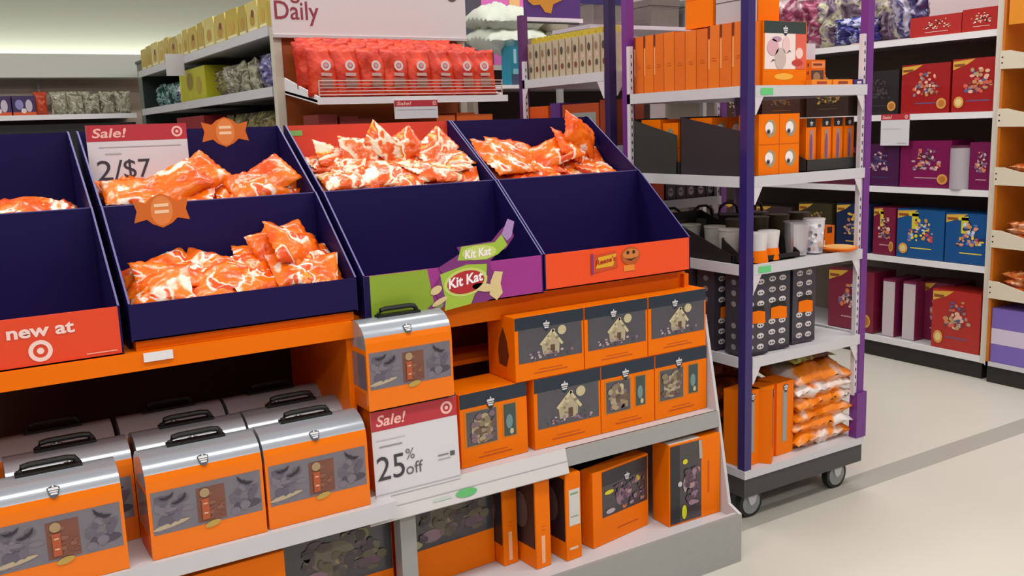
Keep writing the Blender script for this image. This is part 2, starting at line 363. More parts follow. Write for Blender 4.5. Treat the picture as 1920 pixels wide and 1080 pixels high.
for s in range(3):
    p = thing('candy_pouch', 'red stand-up candy pouch with round white emblem in the wire basket', 'pouch', (0, 0, 0), 0, 'red pouches in the wire basket')
    pouch(seed=s).build('pouch_body', p, smooth=True)
    mb = MB(); F = Face(mb, (-.0625, -.044, .01), (1, 0, 0), (0, .0, 1)); F.ring(.0625, .108, .012, .021, M('#cfc4c4', .4)); F.ell(.0625, .108, .008, .008, M('#a8a0a4', .4), 2); F.rect(.04, .066, .085, .078, M('#b8928c', .4))
    F.rect(.038, .02, .088, .058, M('#8a5a4a', .45)); mb.build('printed_label', p); protos.append(p)
def bz(y): return 1.682 + (y-3.6)/.385*.055
first = [True]*3
for row, (y, xs) in enumerate([(3.655, [1.385, 1.49, 1.60, 1.70, 1.81, 1.92, 2.03, 2.125]), (3.73, [1.44, 1.55, 1.66, 1.77, 1.88, 1.99, 2.09]), (3.81, [1.4, 1.51, 1.62, 1.73, 1.84, 1.95, 2.06]), (3.89, [1.44, 1.56, 1.68, 1.8, 1.92, 2.05])]):
    for x in xs:
        s = R.randrange(3); loc = (x, y, bz(y)+.004+row*.010); rot = (-.12, R.uniform(-.05, .05), R.uniform(-.12, .12))
        if first[s]: first[s] = False; protos[s].location = loc; protos[s].rotation_euler = rot
        else: copy_thing(protos[s], loc, rot=rot)
def price_card(name, label, w, h, band, loc, rx=0, rz=0, lines=()):
    t = thing(name, label, 'sign', loc); t.rotation_euler = (rx, 0, rz)
    mb = MB(); mb.box(0, w, -.0015, .0015, 0, h, M('#d6d3d8', .4)); F = Face(mb, (0, -.0015, 0), (1, 0, 0), (0, 0, 1))
    mb.build('card', t)
    mb = MB(); F = Face(mb, (0, -.002, 0), (1, 0, 0), (0, 0, 1)); F.rect(0, h-band, w, h, TGT, 0); F.bullseye(w-.6*band, h-band*.5, band*.34, PINKW, 1)
    F.text('Sale!', w*.05, h-band*.76, band*.78, PINKW, 1, bold=.02, shear=.25, width=w*.32)
    mb.build('sale_band', t)
    return t, Face(MB(), (0, -.0022, 0), (1, 0, 0), (0, 0, 1))
t, F = price_card('price_card', 'small red and white sale card hanging under the wire basket', .2, .075, .026, (1.655, 3.578, 1.598))
F.rect(.01, .035, .19, .037, M('#a9a5ac'), 1); F.mb.build('card_print', t)
for k, x in enumerate((1.40, 1.49, 1.57)):
    mb = MB(); mb.box(-.04, .04, -.09, .09, 0, .175-k*.01, M('#7a2018', .5)); F = topf(mb, .08, .18, .175-k*.01); F.rect(.01, .02, .07, .12, M('#b5482e')); F.rect(.02, .13, .06, .16, M('#c7a09a'))
    tag(mb.build('candy_box', loc=(x, 3.76, 1.45)), 'dark red candy box under the basket, left of hanging sale card', 'box', 'dark red boxes under the basket')
for k, x in enumerate((1.93, 2.03, 2.12)):
    mb = MB(); mb.box(-.045, .045, -.09, .09, 0, .16+.008*(k % 2), M('#d3601c', .5)); F = front(mb, .09, .18); F.rect(.02, .1, .07, .13, M('#c9a43c'))
    tag(mb.build('candy_box', loc=(x, 3.74, 1.45)), 'orange candy box under the basket, right of hanging sale card', 'box', 'orange boxes under the basket')

# ------------------------------------------------------------------ promotional display: metal fixture
XL = -0.75
t = thing('display_gondola', 'low grey metal promotional fixture with a deep base deck', 'shelving', (0, 0, 0))
mb = MB(); mb.box(XL, 2.287, 2.237, 2.25, 0, .178, GREYM); mb.box(XL, 2.287, 2.25, 2.262, .15, .178, METAL); mb.build('kick_plate', t)
mb = MB(); mb.box(XL, 2.275, 2.25, 3.0, .135, .158, METAL); mb.build('base_deck', t)
mb = MB(); mb.prism([(2.2375, 0), (2.2375, .178), (2.29, .2), (2.350, .53), (2.416, .868), (3.0, .868), (3.0, 0)], 'x', 2.276, 2.288, METAL); mb.build('end_panel', t)
mb = MB(); mb.box(1.0, 2.276, 2.352, 2.98, .512, .53, METAL); mb.prism([(2.335, .476), (2.347, .476), (2.357, .53), (2.343, .53)], 'x', 1.0, 2.276, GREYM); mb.build('shelf', t)
mb = MB(); mb.box(XL, 1.0, 2.30, 2.98, .512, .53, METAL); mb.box(XL, 1.0, 2.288, 2.30, .482, .53, METAL); mb.build('shelf', t)
mb = MB(); mb.prism([(2.318, .462), (2.322, .458), (2.348, .535), (2.338, .538)], 'x', .93, 1.61, M('#cfcacb', .45)); F = Face(mb, (.93, 2.3170, .4620), (1, 0, 0), (0, .263, 1)); F.rect(.0, .037, .68, .039, M('#a9a6a8')); F.ell(.31, .024, .036, .013, M('#5fb36a', .5), 2); F.rect(.2, .02, .26, .026, M('#b7c8bd'), 2); mb.build('price_rail', t)
mb = MB(); mb.box(1.035, 1.085, 2.355, 2.40, .158, .512, GREYM); mb.build('upright', t)
mb = MB(); mb.box(XL, 2.276, 2.96, 3.0, .158, .868, M('#3a2a22', .6)); mb.build('back_panel', t)

# orange cardboard stand that carries the candy trays
t = thing('cardboard_stand', 'bright orange cardboard stand under the blue candy trays', 'stand', (0, 0, 0))
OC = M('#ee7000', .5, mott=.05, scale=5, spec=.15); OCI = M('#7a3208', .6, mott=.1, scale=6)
mb = MB(); mb.box(XL, .955, 2.4201, 3.02, 1.018, 1.0295, OC); mb.box(XL, .955, 2.405, 2.42, .985, 1.03, OC); mb.build('ledge', t)
mb = MB(); mb.box(.955, 2.235, 2.4801, 3.02, 1.018, 1.0295, OC); mb.box(.955, 2.235, 2.47, 2.48, .955, 1.03, OC); mb.build('ledge', t)
for x in (XL, .935, 2.215): MB().box(x, x+.02, 2.425 if x < 2 else 2.45, 3.0, .531, 1.018, OC).build('side_panel', t)
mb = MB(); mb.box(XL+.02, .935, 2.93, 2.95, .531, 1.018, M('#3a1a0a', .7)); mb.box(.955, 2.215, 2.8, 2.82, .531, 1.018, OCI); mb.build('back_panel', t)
mb = MB(); mb.box(.955, 2.215, 2.63, 2.8, .785, .80, OC); mb.build('inner_shelf', t)
mb = MB(); mb.box(.395, .465, 2.399, 2.405, 1.006, 1.028, WHITE); mb.build('price_tag', t)
MB().box(.385, .965, 2.432, 2.96, 1.0305, 1.0545, OC).build('riser', t)

# ------------------------------------------------------------------ four two-tier candy trays
CE = M('#5a5388', .5)   # cut edge of the board
def badge(mb, F, a, b, s, L=1):
    lt = M('#e08440', .5); o1 = M('#d0681c', .5)
    F.poly([(a-1.0*s, b+.42*s), (a-.55*s, b+.30*s), (a-.35*s, b+.48*s), (a, b+.62*s), (a+.35*s, b+.48*s), (a+.55*s, b+.30*s), (a+1.0*s, b+.42*s), (a+.88*s, b), (a+1.0*s, b-.42*s), (a+.55*s, b-.32*s), (a+.35*s, b-.5*s), (a, b-.66*s), (a-.35*s, b-.5*s), (a-.55*s, b-.32*s), (a-1.0*s, b-.42*s), (a-.88*s, b)][::-1][::-1], o1, L)
    F.ell(a, b-.02*s, .40*s, .56*s, lt, L+1); F.rect(a-.26*s, b+.12*s, a+.26*s, b+.24*s, M('#f2cfa6', .5), L+2); F.rect(a-.26*s, b-.12*s, a+.26*s, b-.0*s, M('#f2cfa6', .5), L+2)
def tray(x0, x1, label, zf=1.03, frontm=CARD, backm=CARD):
    t = thing('candy_tray', label, 'display tray', (x0, 2.42, 0)); w = x1-x0; e = .005
    mb = MB(); mb.box(e, w-e, 0, e, zf, 1.15, frontm); mb.box(e, w-e, 0.0, .28, zf, zf+.004, CARD); f = mb.build('front_panel', t)
    mb = MB(); mb.box(e, w-e, .28, .285, 1.034, 1.375, CARD); mb.box(e, w-e, .28, .285, 1.375, 1.3775, CE); mb.build('middle_panel', t)
    mb = MB(); mb.box(e, w-e, .285, .59, 1.24, 1.245, CARD); mb.build('upper_floor', t)
    mb = MB(); mb.box(e, w-e, .59, .595, 1.03, 1.578, backm); mb.build('back_panel', t)
    prof = [(0, zf), (0, 1.152), (.27, 1.377), (.28, 1.38), (.575, 1.578), (.595, 1.58), (.595, 1.03)]
    if zf > 1.031: prof = [(0, zf), (0, 1.152), (.27, 1.377), (.28, 1.38), (.575, 1.578), (.595, 1.58), (.595, 1.03), (.05, 1.03), (.05, zf)]
    for xx in (0, w-e):
        mb = MB(); mb.prism(prof, 'x', xx, xx+e, CARD)
        top = [prof[k] for k in (1, 2, 3, 4, 5)]
        for p, q in zip(top, top[1:]): mb.add([(xx, p[0], p[1]+.0006), (xx+e, p[0], p[1]+.0006), (xx+e, q[0], q[1]+.0006), (xx, q[0], q[1]+.0006)], [(0, 1, 2, 3)], CE)
        mb.build('side_panel', t)
    return t
t1 = tray(-.26, .355, 'blue candy tray at left edge with red "new at" front', 1.03, REDO)
mb = MB(); F = Face(mb, (0, -.001, 1.03), (1, 0, 0), (0, 0, 1)); F.text('new at', .365, .073, .042, M('#f3cfc8', .5), bold=.03, width=.145); mb.build('printed_text', t1)
mb = MB(); F = Face(mb, (0, -.001, 1.03), (1, 0, 0), (0, 0, 1)); F.bullseye(.432, .037, .026, M('#f3cfc8', .5)); mb.build('printed_target', t1)
mb = MB(); F = Face(mb, (0, -.001, 1.03), (1, 0, 0), (0, 0, 1)); F.rect(.53, .012, .6, .015, M('#f0a58e')); mb.build('printed_line', t1)
t2 = tray(.375, .975, 'blue candy tray with two orange wrapper badges and orange candy bags', 1.056)
mb = MB(); F = Face(mb, (0, .2795, 1.375), (1, 0, 0), (0, 0, 1)); badge(mb, F, .155, -.018, .074); mb.build('candy_badge', t2)
mb = MB(); F = Face(mb, (0, .5895, 1.578), (1, 0, 0), (0, 0, 1)); badge(mb, F, .43, -.012, .073); mb.build('candy_badge', t2)
t3 = tray(.995, 1.60, 'blue candy tray with green and magenta front showing green candy packs', 1.03, M('#9c2f86', .5, mott=.04), M('#d8402a', .5))
mb = MB(); F = Face(mb, (0, -.001, 1.03), (1, 0, 0), (0, 0, 1)); F.poly([(.0, 0), (.22, 0), (.20, .12), (.0, .12)], M('#8aa32a', .5)); F.rect(0, 0, .018, .12, CARD, 2); mb.build('green_print', t3)
mb = MB(); F = Face(mb, (0, .589, 1.5), (1, 0, 0), (0, 0, 1)); F.rect(.012, .045, .06, .062, M('#7cb35c', .5)); mb.build('green_sticker', t3)
t4 = tray(1.605, 2.215, 'blue candy tray at right end with orange front showing a candy pack', 1.035, M('#ee4b12', .5, mott=.05))
# printed cutout of candy packs standing up out of tray three
lime = M('#9dbb3c', .5); lime2 = M('#c3cf6a', .5); mag = M('#7a2c72', .5); lilac = M('#a984bb', .5); tan = M('#d8c08a', .5); ktr = M('#b0202a', .5)
mb = MB(); F = Face(mb, (0, -.0012, 1.03), (1, 0, 0), (0, 0, 1))
F.poly([(.19, .0), (.23, .03), (.215, .06), (.25, .10), (.235, .12), (.31, .155), (.30, .175), (.42, .182), (.455, .215), (.485, .235), (.50, .19), (.47, .155), (.44, .145), (.41, .12), (.42, .085), (.45, .06), (.43, .01), (.39, .0)][::-1], mag, 2)
F.poly([(.24, .10), (.255, .02), (.25, -.01), (.34, .0), (.355, .03), (.395, .055), (.40, .115), (.33, .12)], lime, 3)
F.ell(.325, .068, .075, .042, lime2, 4, rot=.1); F.ell(.325, .068, .064, .034, ktr, 5, rot=.1); F.text('Kit Kat', .266, .054, .042, M('#f6e9ee', .5), 6, bold=.03, shear=.15, width=.118, rot=.12)
F.poly([(.30, .135), (.315, .175), (.43, .178), (.455, .20), (.475, .165), (.44, .14), (.40, .128)][::-1], lime, 3); F.ell(.375, .152, .06, .022, lime2, 4); F.text('Kit Kat', .325, .138, .035, M('#f6e9ee', .5), 5, bold=.03, shear=.15, width=.09, rot=.05)
F.poly([(.455, .20), (.478, .245), (.502, .235), (.49, .19), (.473, .178)][::-1], lilac, 4)
F.poly([(.405, .02), (.43, .0), (.452, .02), (.445, .05), (.455, .085), (.425, .09), (.41, .06)], tan, 4); F.ell(.385, .045, .04, .013, tan, 5, rot=-.2)
F.ell(.225, .055, .02, .012, tan, 4, rot=.4); F.ell(.235, .02, .028, .008, tan, 4, rot=.4); F.ell(.225, .0, .025, .007, M('#7b8a50'), 4, rot=.5)
mb.build('printed_cutout', t3)
mb = MB(); F = Face(mb, (0, -.0012, 1.035), (1, 0, 0), (0, 0, 1))
F.poly([(.185, .035), (.29, .045), (.285, .10), (.19, .092)], M('#c8481c', .5)); F.rect(.18, .032, .19, .10, M('#8c2a66'), 2); F.poly([(.20, .05), (.27, .052), (.285, .092), (.21, .086)], M('#e0a81c'), 2)
F.text("Reese's", .2, .06, .024, M('#b02818', .5), 3, bold=.03, shear=.2, width=.08, rot=.12)
F.ell(.345, .078, .04, .03, M('#b5541c', .5)); F.ell(.345, .084, .034, .018, M('#cf7a34', .5), 2); F.ell(.332, .09, .006, .006, BLK, 3); F.ell(.357, .09, .006, .006, BLK, 3); F.poly([(.32, .072), (.345, .062), (.37, .072), (.345, .068)][::-1], BLK, 3)
F.rect(.315, .028, .36, .048, M('#e8892c'), 1)
mb.build('pack_print', t4)

# ------------------------------------------------------------------ candy bags in the trays
orf = patch_mat('film_orange', [(0.0, '#a83404'), (.40, '#e04e02'), (.50, '#f26a04'), (.572, '#f07414'), (.588, '#f2ccb4'), (.61, '#f0ded2'), (.622, '#e85204'), (.66, '#dc4406'), (.69, '#d8a028'), (.73, '#f06c0c')], 8, .26, distort=.6, bump=.35, coat=.25)  # cream stops serve as printed shapes and as painted film highlights
orf2 = patch_mat('film_orange_pale', [(0.0, '#b83c08'), (.42, '#e25208'), (.48, '#ea7030'), (.505, '#f0d0b4'), (.55, '#eedcc4'), (.565, '#e04c0c'), (.60, '#e8601a'), (.63, '#cfae40'), (.66, '#e8c4a8')], 11, .26, distort=.6, bump=.35, coat=.25)
bagm = [bag_obj('candy_bag', w, h, th, 100+i, orf if i < 4 else orf2) for i, (w, h, th) in enumerate([(.19, .14, .045), (.18, .13, .05), (.20, .13, .04), (.17, .14, .05), (.15, .11, .035), (.16, .11, .035), (.14, .11, .04)])]
used = set()
def put_bag(k, loc, rot, label, group):
    box = compartment(loc[0], loc[1])
    if k in used: o = bagm[k].copy(); COL.objects.link(o)
    else: o = bagm[k]; used.add(k)
    o.location = loc; o.rotation_euler = rot; tag(o, label, 'candy bag', group)
    if box:                                     # keep the whole bag inside its compartment
        from mathutils import Euler
        m = np.array(Euler(rot).to_matrix()); n = len(o.data.vertices); a = np.empty(n*3); o.data.vertices.foreach_get('co', a)
        q = a.reshape(n, 3) @ m.T + np.array(loc); lo, hi = q.min(0), q.max(0); sh = [0, 0, 0]
        for ax in (0, 1):
            b0, b1 = box[ax*2], box[ax*2+1]
            if hi[ax]-lo[ax] > b1-b0: sh[ax] = (b0+b1)/2 - (lo[ax]+hi[ax])/2
            elif lo[ax] < b0: sh[ax] = b0-lo[ax]
            elif hi[ax] > b1: sh[ax] = b1-hi[ax]
        o.location = [loc[k]+sh[k] for k in range(3)]
    return o
def compartment(x, y):
    for x0, x1 in ((-.26, .355), (.375, .975), (.995, 1.60), (1.605, 2.215)):
        if x0 <= x <= x1: return (x0+.008, x1-.008) + ((2.428, 2.697) if y < 2.70 else (2.708, 3.006))
def pile(x0, x1, ys, zfun, kinds, label, group, seed, dx=.13, tilt=.5):
    r = random.Random(seed)
    for j, y in enumerate(ys):
        n = max(1, int(round((x1-x0)/dx))); off = .5*(j % 2)
        for i in range(n):
            x = x0 + (i+.5+(.25 if j % 2 else -.1))*(x1-x0)/n + r.uniform(-.015, .015); x = min(max(x, x0+.07), x1-.07)
            yy = y + r.uniform(-.012, .012)
            put_bag(r.choice(kinds), (x, yy, zfun(x, yy)), (tilt + r.uniform(-.25, .3), r.uniform(-.3, .3), r.uniform(-.6, .6)), label, group)
def lerp(a, b, t): return a+(b-a)*t
# lower tray two
pile(.385, .965, (2.495, 2.535, 2.58, 2.62), lambda x, y: 1.12 + (y-2.45)*.40 + .03*math.exp(-((x-.90)/.1)**2), (0, 1, 2, 3), 'orange candy bag in the lower compartment of the badge tray', 'orange bags in the lower badge tray', 5)
pile(.385, .965, (2.51, 2.57), lambda x, y: 1.14 + (y-2.45)*.3, (0, 1, 2, 3), 'orange candy bag in the lower compartment of the badge tray', 'orange bags in the lower badge tray', 6, dx=.15)
for x, y, z, rt in ((.86, 2.57, 1.235, (.9, .3, .4)), (.90, 2.60, 1.225, (.6, .5, -.5)), (.83, 2.60, 1.235, (1.0, -.2, .2))):
    put_bag(R.choice((0, 1)), (x, y, z), rt, 'orange candy bag in the lower compartment of the badge tray', 'orange bags in the lower badge tray')
# upper tray two
pile(.385, .965, (2.785, 2.83, 2.875, 2.92), lambda x, y: 1.355 + (y-2.78)*.3, (0, 1, 2, 3), 'orange candy bag in the upper compartment of the badge tray', 'orange bags in the upper badge tray', 8, tilt=.45)
for x, y, z, rt in ((.60, 2.82, 1.42, (.7, -.4, .2)), (.66, 2.84, 1.43, (.8, -.5, .4)), (.90, 2.82, 1.41, (.7, -.5, .1)), (.83, 2.81, 1.40, (.6, -.1, .2)), (.50, 2.81, 1.40, (.5, .1, 0))):
    put_bag(R.choice((0, 1, 2)), (x, y, z), rt, 'orange candy bag in the upper compartment of the badge tray', 'orange bags in the upper badge tray')
# upper tray three: smaller, paler packs heaped high
pile(1.005, 1.59, (2.77, 2.81, 2.85, 2.89, 2.935), lambda x, y: 1.35 + (y-2.75)*.5, (4, 5, 6), 'pale orange candy pack heaped in tray with red back panel', 'pale orange packs in the red backed tray', 9, dx=.11, tilt=.6)
pile(1.03, 1.56, (2.79, 2.84, 2.90), lambda x, y: 1.38 + (y-2.75)*.5, (4, 5, 6), 'pale orange candy pack heaped in tray with red back panel', 'pale orange packs in the red backed tray', 10, dx=.12, tilt=.6)
for x, y, z, rt in ((1.20, 2.88, 1.485, (1.1, .1, .1)), (1.30, 2.90, 1.50, (1.2, .7, .1)), (1.36, 2.90, 1.49, (1.2, -.5, -.1)), (1.47, 2.88, 1.48, (1.0, -.6, .2)), (1.12, 2.9, 1.47, (.9, .3, .3)), (1.55, 2.85, 1.45, (.4, .0, 0))):
    put_bag(R.choice((4, 5, 6)), (x, y, z), rt, 'pale orange candy pack heaped in tray with red back panel', 'pale orange packs in the red backed tray')
# upper tray four
pile(1.615, 2.205, (2.785, 2.83, 2.875, 2.92), lambda x, y: 1.35 + (y-2.77)*.4 + .01*math.cos(x*14), (0, 1, 3, 4), 'orange candy bag in upper compartment of the rightmost blue tray', 'orange bags in the rightmost tray', 12, tilt=.5)
for x, y, z, rt in ((1.72, 2.86, 1.455, (.8, .1, .1)), (1.69, 2.80, 1.43, (.6, .0, .2)), (1.80, 2.9, 1.46, (.7, .2, 0)), (1.95, 2.86, 1.45, (.7, -.3, 0)), (2.05, 2.88, 1.46, (.9, .4, .3))):
    put_bag(R.choice((0, 2)), (x, y, z), rt, 'orange candy bag in upper compartment of the rightmost blue tray', 'orange bags in the rightmost tray')
put_bag(1, (2.10, 2.90, 1.51), (1.2, .5, .2), 'red tipped orange candy bag standing up highest in rightmost blue tray', None)
# upper tray one: only a few show
for x, z, rt in ((.02, 1.37, (.4, -.1, .1)), (.16, 1.375, (.3, -.1, -.1)), (.27, 1.37, (.3, .05, .2))):
    put_bag(R.choice((0, 2)), (x, 2.80, z), rt, 'orange candy bag low in the upper tray at left edge of the photo', 'orange bags in the leftmost tray')

# sale card in the upper tray two
t, F = price_card('price_card', 'white and red sale card reading 2/$7 in upper blue tray', .28, .22, .047, (.392, 2.945, 1.375))
F.text('2/', .02, .062, .082, M('#3a3440', .5), 1, width=.07); F.text('$7', .092, .066, .078, M('#3a3440', .5), 1, width=.075)
F.rect(.03, .155, .26, .157, M('#a9a5ac'), 1); F.rect(.045, .135, .09, .139, M('#b5b2b8'), 1); F.mb.build('card_print', t)
# sale card on the middle shelf
t, F = price_card('price_card', 'large white and red 25% off sale card on middle shelf rail', .27, .25, .056, (.958, 2.334, .530), rx=-.03)
F.text('25', .008, .05, .10, M('#3c3a42', .5), 1, bold=.0, width=.085); F.text('%', .098, .095, .045, M('#6a6870', .5), 1); F.text('off', .097, .05, .05, M('#5a5860', .5), 1)
F.rect(.01, .165, .1, .167, M('#b5b3b8'), 1); F.rect(.02, .145, .09, .149, M('#8f8d94'), 1); F.rect(.2, .082, .235, .086, M('#7a7880'), 1); F.rect(.2, .07, .24, .073, M('#a5a3a8'), 1); F.rect(.24, .076, .255, .09, M('#55535a'), 1)
F.rect(.0, .008, .27, .010, M('#a9a5ac'), 1); F.mb.build('card_print', t)

# ------------------------------------------------------------------ orange kit boxes (windowed cartons)
WIN = M('#46434c', .25, mott=.25, scale=18, coat=.5); BEIGE = M('#b0a286', .5, mott=.15, scale=30); PNK = M('#9a7886', .5); TEALD = M('#3a4a48', .3); BRN = M('#7a5a4a', .5, mott=.2, scale=40); EMB = M('#d6d2d4', .45); TXT = M('#b84a0c', .5)
def emblem(F, a, b, s, L=3):
    F.poly([(a-s*.75, b+s*.5), (a-s*.5, b-s*.55), (a, b-s), (a+s*.5, b-s*.55), (a+s*.75, b+s*.5), (a, b+s*.8)], NAVY, L-1)
    F.poly([(a-s*.55, b+s*.45), (a+s*.55, b+s*.45), (a+s*.6, b+s*.15), (a-s*.6, b+s*.15)][::-1], EMB, L); F.rect(a-s*.5, b-s*.12, a+s*.5, b+s*.04, EMB, L); F.rect(a-s*.38, b-s*.45, a+s*.38, b-s*.22, EMB, L)
    F.poly([(a-s*.15, b+s*.5), (a+s*.15, b+s*.5), (a, b+s*.85)], EMB, L)
def house(F, a, b, s, L=4):
    F.poly([(a-s*.62, b-s*.55), (a+s*.35, b-s*.6), (a+s*.42, b+s*.1), (a, b+s*.62), (a-s*.7, b+s*.05)], BEIGE, L)
    F.poly([(a-s*.8, b+s*.0), (a-s*.02, b+s*.7), (a+s*.14, b+s*.62), (a-s*.7, b-s*.1)][::-1], M('#c9bd98', .5), L+1); F.poly([(a-.02*s, b+s*.7), (a+s*.62, b-s*.12), (a+s*.5, b-s*.2), (a-.05*s, b+s*.52)][::-1], M('#c9bd98', .5), L+1)
    F.rect(a-s*.15, b-s*.55, a+s*.1, b-s*.12, M('#5c4436', .5), L+1)
    F.ell(a+s*.55, b+s*.55, s*.26, s*.24, M('#c4b690', .5), L+1)
    F.scatter(a-1.45*s, b-.85*s, a+1.3*s, b-.35*s, 26, ('#a48490', '#8a6a80', '#b8a0a8', '#6c5a74', '#987c8a', '#54485a'), L, int(s*9999), (.06, .16))
    F.scatter(a-.6*s, b-.5*s, a+.4*s, b+.4*s, 8, ('#8a7a5c', '#c9bd98', '#a8966c'), L+1, 4, (.04, .09))
    for i, (p, q, c) in enumerate(() and ((-1.3, -.6, '#c49aa4'), (-.9, -.75, '#8a6a80'), (.7, -.6, '#b88a9a'), (1.15, -.5, '#a06e88'), (.95, -.75, '#d0b8b0'), (-1.15, -.35, '#75627a'))):
        F.ell(a+p*s, b+q*s, s*.24, s*.11, M(c, .5), L+i % 2)
def kit_box(label, w, h, d, kind, loc, rz=0, group=None, side_hole=False):
    t = thing('kit_box', label, 'box', loc, rz, group)
    mb = MB(); mb.box(-w/2, w/2, -d/2, d/2, 0, h, OR)
    F = front(mb, w, d)
    F.rect(w*.25, h*.09, w*.75, h*.105, TXT); F.rect(w*.32, h*.14, w*.68, h*.15, TXT)
    if side_hole:
        S = left(mb, w, d); S.poly([(d*.42, h*.22), (d*.68, h*.20), (d*.78, h*.38), (d*.72, h*.62), (d*.58, h*.82), (d*.44, h*.62), (d*.38, h*.42)], M('#6a2c08', .6))
    mb.build('carton_body', t, bevel=.0015)
    mb = MB(); F = front(mb, w, d); F.rect(0.001, h*.80, w-.001, h-.001, NAVY, 1); emblem(F, w*.45, h*.82, h*.1, 3); mb.build('brand_band', t)
    mb = MB(); F = front(mb, w, d)
    if kind == 'wide':
        F.rect(w*.05, h*.28, w*.97, h*.80, WIN, 1); house(F, w*.54, h*.54, h*.31, 2); mb.build('window', t)
    else:
        F.rect(w*.06, h*.26, w*.56, h*.76, M('#c97818', .5), 1); F.rect(w*.09, h*.28, w*.53, h*.74, WIN, 2); F.ell(w*.31, h*.48, w*.15, h*.17, BEIGE, 3); F.ell(w*.36, h*.64, w*.05, h*.05, M('#c4b690', .5), 4)
        for p, q, c in ((.2, .36, '#8a6a78'), (.38, .36, '#6a4640'), (.3, .5, '#5c4a3c'), (.2, .56, '#94887a'), (.42, .45, '#a88a78')): F.ell(w*p, h*q, w*.05, h*.045, M(c, .5), 4)
        F.scatter(w*.1, h*.29, w*.52, h*.72, 34, ('#8a7a5c', '#a89878', '#6a5448', '#7c6670', '#64544a', '#988468'), 4, int(w*999), (.05, .12))
        mb.build('window', t)
        mb = MB(); F = front(mb, w, d); F.rect(w*.62, h*.28, w*.84, h*.76, M('#c97818', .5), 1); F.rect(w*.64, h*.30, w*.82, h*.74, TEALD, 2); F.ell(w*.72, h*.5, w*.05, h*.1, M('#6c8a8c', .3), 3); F.ell(w*.75, h*.36, w*.03, h*.04, M('#c2b490', .5), 4); mb.build('window', t)
    return t
G = 'kit boxes on the middle shelf'
kit_box('orange kit box with two windows directly right of the 25% off card', .245, .232, .16, 'double', (1.385, 2.475, .531), .03)
kit_box('orange kit box with one wide window, left end of bottom row of three', .262, .232, .16, 'wide', (1.665, 2.475, .531), .0)
kit_box('orange kit box with two windows, middle of the bottom row of three', .228, .232, .16, 'double', (1.913, 2.475, .531), 0)
kit_box('orange kit box with two windows at right end of middle shelf, bottom row', .238, .232, .16, 'double', (2.15, 2.475, .531), 0)
kit_box('orange kit box stacked on top, leftmost, with dark cut-out in its side', .262, .205, .165, 'wide', (1.60, 2.475, .7645), 0, None, True)
kit_box('orange kit box stacked on top, middle of three with wide windows', .262, .205, .165, 'wide', (1.866, 2.475, .7645), 0)
kit_box('orange kit box stacked on top, rightmost beside the grey end panel', .262, .205, .165, 'wide', (2.132, 2.475, .7645), 0)
kit_box('orange kit box hidden behind the 25% off card under a lantern-shaped box', .26, .257, .15, 'wide', (1.105, 2.43, .531), 0)

